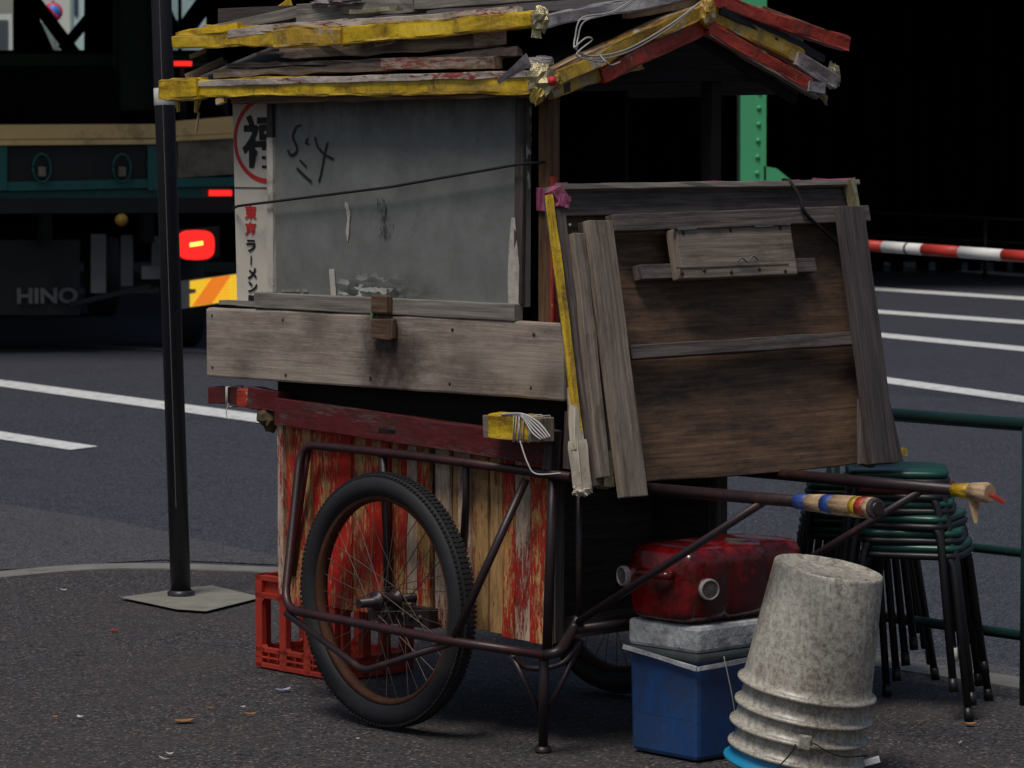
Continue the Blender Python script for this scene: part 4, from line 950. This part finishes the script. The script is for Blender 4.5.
# ================================================================== STOOLS
def make_stool(seat):
    e = bpy.data.objects.new('stool', None); C.objects.link(e); e['_w'] = (0, 0, 0)
    hs = .132; hf = .168; h = .43
    mb = MB(); n = 40; vs = []; fs = []; us = []
    rs = [(h - .006, .95), (h - .002, .99), (h + .006, 1.0), (h + .013, .97), (h + .017, .85), (h + .018, .02)]
    for z, k in rs:
        for i in range(n):
            x, y = sq(2 * math.pi * i / n, hs * k * 1.02, hs * k * 1.02, .34); vs.append(V((x, y, z)))
    for i in range(len(rs) - 1):
        for k in range(n): fs.append((i * n + k, i * n + (k + 1) % n, (i + 1) * n + (k + 1) % n, (i + 1) * n + k)); us.append([(0, 0)] * 4)
    mb.add(vs, fs, us, True); mb.build('seat', seat, e)
    mb = MB(); mb.tube([V((*sq(2 * math.pi * i / n, hs * .98, hs * .98, .34), h - .015)) for i in range(n + 1)], .010, 8, cap=False); mb.build('seat_ring', 'black_tube', e)
    for sx in (-1, 1):
        for sy in (-1, 1):
            p0 = V((sx * hs * .86, sy * hs * .9, h - .02)); p1 = V((sx * hf, sy * hf, .0))
            mb = MB(); mb.tube(round_corners([p0 - V((sx * .08, 0, -.008)), p0 + V((0, 0, .006)), p1.lerp(p0, .05)], .04), .0105, 10); l = mb.build('leg', 'black_tube', e)
            mb = MB(); mb.tube([p1 - Z * .004, p1.lerp(p0, .075)], .0122, 12); mb.build('foot_cap', 'white_cap' if (sx, sy) == (1, -1) and seat == 'red_vinyl' else 'black_tube', l)
    return e
proto = {}
for s_ in ('green_vinyl', 'red_vinyl'): proto[s_] = make_stool(s_)
used = set()
def place_stool(seat, loc, rz, label, group):
    if seat not in used: o = proto[seat]; used.add(seat)
    else:
        o = proto[seat].copy(); C.objects.link(o)
        for ch in list(proto[seat].children):
            c = ch.copy(); C.objects.link(c); c.parent = o
            for g_ in ch.children: d = g_.copy(); C.objects.link(d); d.parent = c
    o.location = loc; o.rotation_euler = (0, 0, rz); tag(o, label, 'stool', group); return o
grp = 'stools stacked beside the guard rail'
sb = V((1.065, 8.64, 0))
stl = ['bottom stool of the taller stack, its feet on the pavement', 'black framed stool second from the bottom of the taller stack', 'green seated stool third from the bottom of the taller stack', 'stool fourth up in the taller stack, under the red seat',
       'red seated stool near the top of the taller stack', 'green seated stool on top of the taller stack']
for k in range(6):
    place_stool('red_vinyl' if k == 4 else 'green_vinyl', sb + V((-.010 * k + random.uniform(-.006, .006), .004 * k, .038 * k)), R(-17) + R((0, 6, -5, 9, 2, 12)[k]), stl[k], grp)
sb2 = V((.95, 9.05, 0))
stl2 = ['lowest stool of the shorter stack behind the shafts', 'second stool up in the shorter stack behind the shafts', 'third stool up in the shorter stack behind the shafts', 'topmost green stool of the shorter stack behind the shafts']
for k in range(4): place_stool('green_vinyl', sb2 + V((0, .004 * k, .040 * k)), R(-30 + 7 * k), stl2[k], grp)

# ================================================================== GUARD RAIL
gw = 1.40
gr = empty('guard_rail', Cc(-.2, gw, 0), 'dark green tubular guard rail along the kerb behind the stools', 'guard rail')
s_post = None
lo, hi = -1.0, .2
for _ in range(40):
    m_ = (lo + hi) / 2; p = Cc(m_, gw, .4)
    if 512 + F * p.x / p.y > 1031: lo = m_
    else: hi = m_
sp0 = lo
for z, r_ in ((.742, .0185), (.40, .0125), (.18, .0145)):
    mb = MB(); mb.tube([Cc(.36, gw, z), Cc(sp0 - 3.6, gw, z)], r_, 14); mb.build('rail', 'rail_green', gr)
for s in (.36, sp0, sp0 - 1.8, sp0 - 3.6):
    mb = MB(); mb.tube([Cc(s, gw, -.01), Cc(s, gw, .742)], .019, 14); mb.build('post', 'rail_green', gr)

# ================================================================== STRIPED BAR on stands
b0 = on(866, 250, V((0, 21.6, .85)), V((0, 1, 0))); b1 = on(1024, 260, V((0, 20.4, .85)), V((0, 1, 0)))
b0 = Y_(866, 245.5, 21.6); b1 = Y_(1024, 256.5, 20.4)
bar = empty('striped_barrier', b1 + (b1 - b0) * .4 - Z * (b1.z - RZ), 'red and white striped barrier bar beyond the guard rail', 'barrier')
def bpx(x): return b0.lerp(b1, (x - 866) / 158)
xs = [745, 790, 828, 858 - 12, 885, 926, 963, 1005, 1045, 1085]; 
for i in range(len(xs) - 1):
    mt = 'bar_white' if i % 2 == 0 else 'bar_red'
    mt = 'bar_red' if xs[i] in (846, 926, 1005, 790) else 'bar_white'
    mb = MB(); mb.tube([bpx(xs[i] + .15), bpx(xs[i + 1] - .15)], .037, 18); o = mb.build('stripe', mt, bar)
mb = MB(); mb.tube([bpx(909), bpx(911)], .0385, 18); mb.build('band', 'rust', bar)
for x in (765, 1066):
    p = bpx(x); g_ = V((p.x, p.y, RZ)); mb = MB(); mb.tube([g_ + V((0, .3, 0)), p, g_ + V((0, -.3, 0))], .02, 8); mb.tube([g_ + V((0, .2, .3)), g_ + V((0, -.2, .3))], .015, 8); mb.build('stand', 'steel_lt', bar)

# ================================================================== TRUCK
rc = Y_(240, 350, 26.4); rc = V((rc.x, rc.y, RZ))        # rear right corner on the road
al = R(14); ex = V((-math.cos(al), -math.sin(al), 0)); ey = V((-math.sin(al), math.cos(al), 0))   # along the tail to the left, forward
tr = empty('flatbed_truck', rc, 'flatbed truck with teal and yellow tailgate and lit tail lamp waiting on the road', 'truck')
def TR(u, v, z): return rc + ex * u + ey * v + Z * z      # z above the road
WID = 2.3
def tpx(x, y, v=0.0): return on(x, y, rc + ey * v, ey)
def tp(mb, x0, y0, x1, y1, v=0.0, th=.05):
    q = [tpx(x0, y1, v), tpx(x1, y1, v), tpx(x1, y0, v), tpx(x0, y0, v)]; mb.poly(q, th=th, n=-ey); return mb
def tpoly(name, pts, mt, v=0.0, th=.05, parent=None):
    mb = MB(); mb.poly([tpx(x, y, v) for x, y in pts][::-1] if False else [tpx(x, y, v) for x, y in pts], th=th, n=-ey); return mb.build(name, mt, parent or tr)
tpoly('tailgate_cap', [(-80, 125), (160, 124), (160, 138), (-80, 140)], 'truck_yellow', -.05)
tpoly('tailgate_cap', [(-80, 140.5), (160, 139), (160, 144), (-80, 146)], 'truck_yellow', -.06)
tpoly('tailgate_cap', [(176, 121), (236, 116), (236, 133), (176, 136)], 'truck_yellow', -.04)
tpoly('tailgate_cap', [(176, 136.5), (236, 133.5), (236, 138), (176, 141)], 'truck_yellow', -.05)
tpoly('tailgate', [(-80, 146), (160, 144), (160, 182), (-80, 184)], 'truck_dark', 0, .04)
tpoly('scuffed_panel', [(178, 141), (236, 138), (236, 174), (178, 178)], 'truck_grey', -.02, .04)
tpoly('sill', [(-80, 184), (236, 177), (236, 186), (-80, 193)], 'truck_green', -.03)
tpoly('sill', [(-80, 194), (236, 187), (236, 197), (-80, 207)], 'truck_green', .03)
for x in (2, 153):
    tpoly('gate_post', [(x - 5, 146), (x + 5, 146), (x + 5, 190), (x - 5, 190)], 'truck_green', -.05, .04)
for x in (42, 122):
    mb = MB(); c = tpx(x, 168, -.07)
    mb.tube([c + ex * 0.07 * math.cos(q) + Z * .11 * math.sin(q) for q in [i * math.pi / 12 for i in range(25)]], .008, 8); ring_ = mb.build('tie_ring', 'truck_green', tr)
    mb = MB(); mb.slab(c - Z * .03, Z * .08, ex * .06, ey * .05); mb.build('rope_hook', 'truck_grey', ring_, .01)
mb = MB(); mb.slab(TR(1.2, 3, 1.18), ey * 6, ex * 2.36, Z * .12)
mb.slab(TR(.04, 3, 1.45), ey * 6, Z * .5, ex * .04); mb.slab(TR(2.4, 3, 1.45), ey * 6, Z * .5, ex * .04); mb.build('flatbed', 'truck_dark', tr)
mb = MB()
for u in (.75, 1.55): mb.slab(TR(u, 3.5, 1.0), ey * 7.4, Z * .22, ex * .08)
mb.build('chassis_rail', 'black_steel', tr)
def trect(name, x0, y0, x1, y1, mt, v=0., th=.04, dy=0, parent=None): return tpoly(name, [(x0, y0 + dy), (x1, y0), (x1, y1), (x0, y1 + dy)], mt, v, th, parent)
trect('chassis_bracket', 91, 234, 106, 293, 'steel_lt', .3, .05); trect('chassis_bracket', 121, 235, 133, 286, 'steel_lt', .4, .05); trect('chassis_bracket', 152, 236, 163, 272, 'steel_lt', .3, .05); trect('chassis_bracket', 142, 266, 168, 279, 'steel_lt', .2, .05)
trect('mudflap', -60, 240, 80, 315, 'truck_dark', .25, .02)
text('lettering', 'HINO', .165, tpx(47, 296.5, .21), -ex, Z, 'chrome_text', tr, .006, 1.15)
tpoly('bumper_bar', [(70, 302), (150, 284), (150, 288), (70, 307)], 'truck_dark', .1, .04)
mb = MB(); mb.lathe(tpx(122, 220, -.02), -ey, [(.05, -.05), (.05, .0), (.03, .02), (.001, .025)], 16); mb.build('amber_lamp', 'lamp_amber', tr)
# tail lamp cluster, reflector plate
lb = MB(); lb.poly([tpx(x, y, -.02) for x, y in ((172, 262), (220, 258), (220, 226), (172, 230))], th=.08, n=-ey); lamp = lb.build('tail_lamp', 'truck_dark', tr, .01)
mb = MB(); q = [tpx(196 + sq(i * .314, 19, 15, .62)[0], 245 - sq(i * .314, 19, 15, .62)[1], -.06) for i in range(20)]; mb.poly(q, th=.03, n=-ey); mb.build('lens', 'lamp_red', lamp, .008)
mb = MB(); mb.poly([tpx(x, y, -.068) for x, y in ((190, 247), (203, 245), (203, 241), (190, 243))], th=.006, n=-ey); mb.build('bulb_glow', 'lamp_hot', lamp)
trect('marker_lamp', 209, 190, 232, 196, 'lamp_red', -.05, .02)
rp = MB(); rp.poly([tpx(x, y, -.03) for x, y in ((181, 309), (239, 301), (239, 273), (181, 281))], th=.02, n=-ey); plate = rp.build('reflector_plate', 'steel_lt', tr)
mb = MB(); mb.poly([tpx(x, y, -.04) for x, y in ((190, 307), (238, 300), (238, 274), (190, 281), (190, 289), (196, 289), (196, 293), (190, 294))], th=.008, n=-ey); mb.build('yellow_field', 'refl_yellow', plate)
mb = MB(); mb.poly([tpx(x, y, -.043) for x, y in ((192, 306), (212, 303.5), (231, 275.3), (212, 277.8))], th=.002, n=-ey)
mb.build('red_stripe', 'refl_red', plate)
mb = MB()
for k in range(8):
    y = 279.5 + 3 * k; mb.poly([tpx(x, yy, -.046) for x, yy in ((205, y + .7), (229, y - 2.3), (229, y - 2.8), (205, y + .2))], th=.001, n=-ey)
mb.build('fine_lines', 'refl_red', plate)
for u in (.3, 2.1):                                       # wheels under the bed
    for v in (1.1, 6.6):
        mb = MB(); c = TR(u, v, .45); mb.lathe(c, ex, [(.2, -.13), (.42, -.13), (.45, -.1), (.45, .1), (.42, .13), (.2, .13), (.05, .08), (.05, -.08)], 32, closed=True); mb.build('wheel', 'rubber', tr)
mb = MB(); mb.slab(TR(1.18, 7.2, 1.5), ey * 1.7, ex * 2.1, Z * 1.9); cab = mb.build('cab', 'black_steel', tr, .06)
mb = MB(); mb.slab(TR(1.18, 6.34, 1.95), ex * 1.5, Z * .5, ey * .02); mb.build('rear_window', 'black_steel', cab)
# ladder frame with a lit marker above the bed
mb = MB(); mb.tube([tpx(183, 130, .2), tpx(182, 62, .2)], .025, 8); mb.tube([tpx(225, 130, .2), tpx(224, 60, .2)], .025, 8); mb.tube([tpx(180, 66, .2), tpx(226, 64, .2)], .025, 8); mb.build('rear_rack', 'truck_dark', tr)
trect('marker_lamp', 174, 61, 192, 66, 'lamp_red', .16, .02)

# ================================================================== RAILWAY VIADUCT steelwork
dk = MB(); dk.slab(V((0, 51, 5.9)), V((140, 0, 0)), V((0, 28, 0)), Z * 1.0); dk.slab(V((-31.5, 30, 5.8)), V((60, 0, 0)), V((0, 13, 0)), Z * .6)  # unseen slabs added overhead to keep light off background and truck
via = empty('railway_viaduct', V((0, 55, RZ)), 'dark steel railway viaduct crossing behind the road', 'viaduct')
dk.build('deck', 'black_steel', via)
VY = 46.0
def VX(x, y, d=0): return Y_(x, y, VY + d)
def vrect(mb, x0, y0, x1, y1, d=0, th=.3): mb.poly([VX(x0, y1, d), VX(x1, y1, d), VX(x1, y0, d), VX(x0, y0, d)], th=th, n=V((0, -1, 0))); return mb
mb = MB(); vrect(mb, 206, -60, 2200, 262, 0, .4); mb.build('abutment_wall', 'wall', via)  # dark wall added to make the background black
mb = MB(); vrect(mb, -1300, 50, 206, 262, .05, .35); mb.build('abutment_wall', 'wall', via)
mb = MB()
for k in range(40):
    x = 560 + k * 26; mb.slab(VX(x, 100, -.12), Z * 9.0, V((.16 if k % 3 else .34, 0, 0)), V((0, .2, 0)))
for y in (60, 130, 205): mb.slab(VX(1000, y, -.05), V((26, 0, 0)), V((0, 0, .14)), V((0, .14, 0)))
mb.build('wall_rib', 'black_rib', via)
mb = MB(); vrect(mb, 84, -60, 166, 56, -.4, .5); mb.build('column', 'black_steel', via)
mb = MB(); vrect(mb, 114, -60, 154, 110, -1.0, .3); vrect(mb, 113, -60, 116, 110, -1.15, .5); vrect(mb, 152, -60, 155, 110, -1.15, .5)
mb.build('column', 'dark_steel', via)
mb = MB()
for k in range(11):
    for x in (119, 149): mb.lathe(VX(x, -20 + k * 11, -1.0), V((0, -1, 0)), [(.02, 0), (.014, .015), (.001, .02)], 8)
mb.build_each('rivet_head', 'dark_steel', via)
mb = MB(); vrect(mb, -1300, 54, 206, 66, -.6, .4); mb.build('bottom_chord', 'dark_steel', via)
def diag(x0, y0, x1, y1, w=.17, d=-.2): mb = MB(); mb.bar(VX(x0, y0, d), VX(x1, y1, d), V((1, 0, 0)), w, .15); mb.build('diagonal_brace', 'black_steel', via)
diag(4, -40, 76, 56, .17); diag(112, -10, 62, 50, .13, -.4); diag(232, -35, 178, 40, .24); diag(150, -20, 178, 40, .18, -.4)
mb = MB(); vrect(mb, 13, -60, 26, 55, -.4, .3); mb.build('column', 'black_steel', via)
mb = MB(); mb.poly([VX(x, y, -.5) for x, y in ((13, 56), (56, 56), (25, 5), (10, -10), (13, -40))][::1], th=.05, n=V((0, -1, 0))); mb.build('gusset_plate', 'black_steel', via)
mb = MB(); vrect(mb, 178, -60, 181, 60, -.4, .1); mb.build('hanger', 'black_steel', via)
tag(MB().slab(V((20, 73.3, 3)), V((120, 0, 0)), Z * 9, V((0, .4, 0))).build('backing_wall', 'wall', via), 'x', 'x')
bw_ = bpy.data.objects['backing_wall']; bpy.data.objects.remove(bw_)
# bright green riveted column
gc = empty('steel_column', V((Y_(752, 358, 24).x, 24, RZ)), 'bright green riveted steel column seen through the cart gable', 'steel column')
def GX(x, y, d=0): return Y_(x, y, 24 + d)
mb = MB(); mb.poly([GX(740.5, 185), GX(766, 185), GX(767, -60), GX(740.5, -60)], th=.02, n=V((0, -1, 0))); mb.poly([GX(741, 365), GX(765, 365), GX(766, 184), GX(741, 184)], th=.03, n=V((0, -1, 0))); mb.build('flange', 'steel_green', gc)
mb = MB(); mb.poly([GX(739.5, 365, .04), GX(743, 365, .04), GX(743, -60, .04), GX(739.5, -60, .04)], th=.25, n=V((0, -1, 0))); mb.build('web', 'dark_steel', gc)  # darker green gives the web its shade by colour
mb = MB(); mb.poly([GX(764, 181, .0), GX(792, 181, .0), GX(777, 168.5, .0), GX(764, 166, .0)], th=.03, n=V((0, -1, 0))); mb.poly([GX(764, 360, .0), GX(792, 360, .0), GX(792, 181.2, .0), GX(764, 181.2, .0)], th=.03, n=V((0, -1, 0))); mb.build('gusset', 'steel_green', gc)
mb = MB()
for k in range(-4, 10): mb.lathe(GX(758.5 + (k - 1) * -.5, 108 + 16.3 * (k), -.0), V((0, -1, 0)), [(.019, 0), (.017, .01), (.010, .017), (.001, .019)], 12)
for k in range(9): mb.lathe(GX(757, 190 + 18 * k), V((0, -1, 0)), [(.019, 0), (.017, .01), (.010, .017), (.001, .019)], 12)
mb.build('rivet_heads', 'steel_green', gc)

# far guard fence under the viaduct
fg = empty('far_fence', Y_(1000, 262, 43), 'dim low tubular fence at the far side of the road', 'fence')
p0, p1 = Y_(700, 203.5, 45.2), Y_(1300, 234, 41); q0, q1 = Y_(700, 227, 45.2), Y_(1300, 257, 41)
mb = MB(); mb.tube([p0, p1], .022, 8); mb.build('rail', 'frame', fg); mb = MB(); mb.tube([q0, q1], .022, 8); mb.build('rail', 'frame', fg)
for k in range(5):
    t = k / 4; a_ = p0.lerp(p1, t); mb = MB(); mb.tube([a_, V((a_.x, a_.y, RZ))], .03, 8); mb.build('post', 'frame', fg)

# ================================================================== lit street beyond the viaduct
def FX(x, y, Y): return Y_(x, y, Y)
b1_ = empty('far_building', V((FX(60, 200, 112).x, 112, RZ)), 'pale grey building seen through the truss behind the no parking sign', 'building')
def fb(name, parent, Y, x0, x1, ytop, mt, wins, deep=10):
    a_ = FX(x0, 0, Y).x; b_ = FX(x1, 0, Y).x; zt_ = FX(0, ytop, Y).z
    mb = MB(); mb.slab(V(((a_ + b_) / 2, Y + deep / 2, (zt_ + RZ) / 2)), V((b_ - a_, 0, 0)), Z * (zt_ - RZ), V((0, deep, 0))); mb.build('wall', mt, parent)
    for (wx0, wy0, wx1, wy1) in wins:
        p, q = FX(wx0, wy0, Y - .02), FX(wx1, wy1, Y - .02)
        mb = MB(); mb.slab(V(((p.x + q.x) / 2, Y - .03, (p.z + q.z) / 2)), V((abs(q.x - p.x), 0, 0)), Z * abs(p.z - q.z), V((0, .05, 0))); w_ = mb.build('window', 'glass_far', parent)
fb('b', b1_, 112, 26, 70, -160, 'facade', [(28, 30, 31, 44), (34, 33, 37, 40), (30, -40, 60, -10)])
b2_ = empty('far_building', V((FX(76, 200, 100).x, 100, RZ)), 'narrow pale blue building with dark upright windows, right of the sign', 'building')
fb('b', b2_, 100, 71, 120, -160, 'facade_blue', [(74, -20, 78, 15), (72, -20, 72.8, 30)])
b3_ = empty('far_building', V((FX(190, 200, 105).x, 105, RZ)), 'pale blue green building seen through the truss just right of the dark pole', 'building')
fb('b', b3_, 105, 150, 300, -160, 'facade_blue', [(186, -20, 204, -4), (176, 20, 183, 40)])
b4_ = empty('far_building', V((FX(0, 200, 95).x, 95, RZ)), 'white louvred building at the far left edge', 'building')
fb('b', b4_, 95, -200, 12, 14, 'facade', [(-60, y, 8, y + .8) for y in range(20, 60, 3)])
sg = empty('no_parking_sign', V((FX(52, 200, 80).x, 80, RZ)), 'round blue no parking sign with red ring seen through the truss', 'road sign')
c = FX(53, 12, 80); nY = V((0, -1, 0))
mb = MB(); mb.lathe(c, nY, [(.001, .0), (.235, .0), (.235, -.01), (.001, -.01)], 40); face = mb.build('sign_face', 'sign_red', sg)
mb = MB(); mb.lathe(c, nY, [(.001, .006), (.175, .006), (.175, .0), ], 40); mb.build('blue_field', 'sign_blue', face)
mb = MB(); mb.bar(c + V((-.12, -.012, .12)), c + V((.12, -.012, -.12)), V((0, 1, 0)), .006, .045); mb.build('red_slash', 'sign_red', face)
mb = MB(); mb.slab(c + V((-.02, 0, .36)), V((.45, 0, 0)), Z * .18, V((0, .02, 0))); mb.build('plate', 'sticker', sg)
mb = MB(); mb.tube([V((c.x, 80.05, RZ)), V((c.x, 80.05, c.z + .5))], .035, 10); mb.build('sign_pole', 'steel_lt', sg)

# ================================================================== LITTER
def bit(name, x, y, l, w, th, rz, mt, label, seg=4, jit=.003):
    p = G(x, y) + Z * .003; d = V((math.cos(rz), math.sin(rz), 0)); e = V((-d.y, d.x, 0)); n = 11; top = []
    for k in range(n):
        q = 2 * math.pi * k / n; rr = random.uniform(.65, 1.1)
        u_ = math.cos(q) * rr; v_ = math.sin(q) * rr; top.append(p + d * u_ * l / 2 + e * v_ * w / 2 + Z * (th * .7 * (u_ * u_ + .3 * random.random()) + .001))
    mb = MB(); c = p + Z * .002
    vs = top + [c] + [v - Z * .0015 for v in top] + [c - Z * .0015]; fs = []
    for k in range(n):
        k2 = (k + 1) % n; fs += [(k, k2, n), (n + 1 + k2, n + 1 + k, 2 * n + 1), (k2, k, n + 1 + k, n + 1 + k2)]
    mb.add(vs, fs, [[(0, 0)] * len(f) for f in fs]); tag(mb.build(name, mt, origin=p), label, 'litter')
bit('dead_leaf', 184, 722, .065, .035, .006, .3, 'leaf', 'orange dead leaf lying on the pavement, larger than the other litter', 5, .012)
bit('wrapper', 283, 691, .055, .02, .008, .5, 'paper_blue', 'pale blue wrapper on the pavement in front of the wheel')
bit('cigarette_end', 251, 715, .038, .008, .007, .1, 'leaf', 'orange cigarette end with white tip in front of the red crate', 2, .001)
bit('paper_scrap', 243, 708, .02, .012, .004, .6, 'paper', 'tiny white paper scrap beside the cigarette end')
bit('bottle_cap', 78, 654, .035, .02, .008, 0, 'spoke', 'small pale metal cap on open pavement at the left')
bit('red_scrap', 114, 631, .03, .015, .004, -.4, 'ink_red', 'small red scrap on the pavement in front of the pole footing')
bit('paper_scrap', 64, 591, .025, .015, .006, .2, 'paper', 'white scrap near the kerb left of the pole')
bit('paper_scrap', 80, 718, .026, .012, .005, -.6, 'paper', 'white paper scrap left of the orange leaf')
bit('dead_leaf', 55, 718, .018, .014, .004, .2, 'leaf', 'tiny brown leaf bit at the left, nearest the white scrap')
bit('twig', 164, 760, .05, .006, .005, -.9, 'cloth', 'short pale twig at the bottom edge below the leaf', 3, .002)
bit('paper_scrap', 170, 755, .02, .012, .004, .3, 'paper', 'whitish scrap touching the pale twig')
bit('dead_leaf', 970, 725, .035, .02, .005, .2, 'leaf', 'orange leaf bit at the foot of the stool stack', 4, .006)
bit('twig', 960, 744, .035, .006, .004, 1.2, 'cloth', 'short pale twig on the pavement right of the buckets', 3, .002)
bit('paper_scrap', 358, 740, .01, .008, .004, .3, 'paper', 'tiny white crumb below the cart wheel')
bit('dead_leaf', 210, 709, .014, .01, .004, .3, 'leaf', 'tiny tan leaf bit right above the orange leaf')

# ================================================================== LIGHT, SKY, CAMERA
for o in list(bpy.data.objects):
    if '_w' in o.keys(): del o['_w']
w = bpy.data.worlds.new('World'); SC.world = w; w.use_nodes = True
nt = w.node_tree; nt.nodes.clear()
sky = nt.nodes.new('ShaderNodeTexSky'); sky.sky_type = 'NISHITA'; sky.sun_disc = False
az = V((-.45, -.90, 0)).normalized(); EL = R(63)
sky.sun_elevation = EL; sky.sun_rotation = math.atan2(az.x, az.y); sky.air_density = 1.2; sky.dust_density = 3.0; sky.ozone_density = 1.5
bg = nt.nodes.new('ShaderNodeBackground'); bg.inputs[1].default_value = .07
out = nt.nodes.new('ShaderNodeOutputWorld'); nt.links.new(sky.outputs[0], bg.inputs[0]); nt.links.new(bg.outputs[0], out.inputs[0])
sun = bpy.data.lights.new('sun', 'SUN'); sun.energy = 2.5; sun.angle = R(20); sun.color = (1, .95, .88)
so = bpy.data.objects.new('sun', sun); C.objects.link(so); sd = V((az.x * math.cos(EL), az.y * math.cos(EL), math.sin(EL)))
so.rotation_euler = sd.to_track_quat('Z', 'Y').to_euler(); so.location = (-6, -6, 12)
cam = bpy.data.cameras.new('camera'); cam.sensor_width = 36; cam.lens = 36 * F / 1024; cam.clip_start = .1; cam.clip_end = 1500
co = bpy.data.objects.new('camera', cam); C.objects.link(co); co.location = EYE; co.rotation_euler = (math.pi / 2 - P, 0, 0); SC.camera = co
cam.dof.use_dof = True; cam.dof.focus_distance = 8.1; cam.dof.aperture_fstop = 14
SC.view_settings.view_transform = 'Standard'; SC.view_settings.look = 'None'; SC.view_settings.gamma = 1
SC.view_settings.exposure = -.26
SC.render.engine = 'CYCLES'; SC.cycles.max_bounces = 6
SC.cycles.use_denoising = True
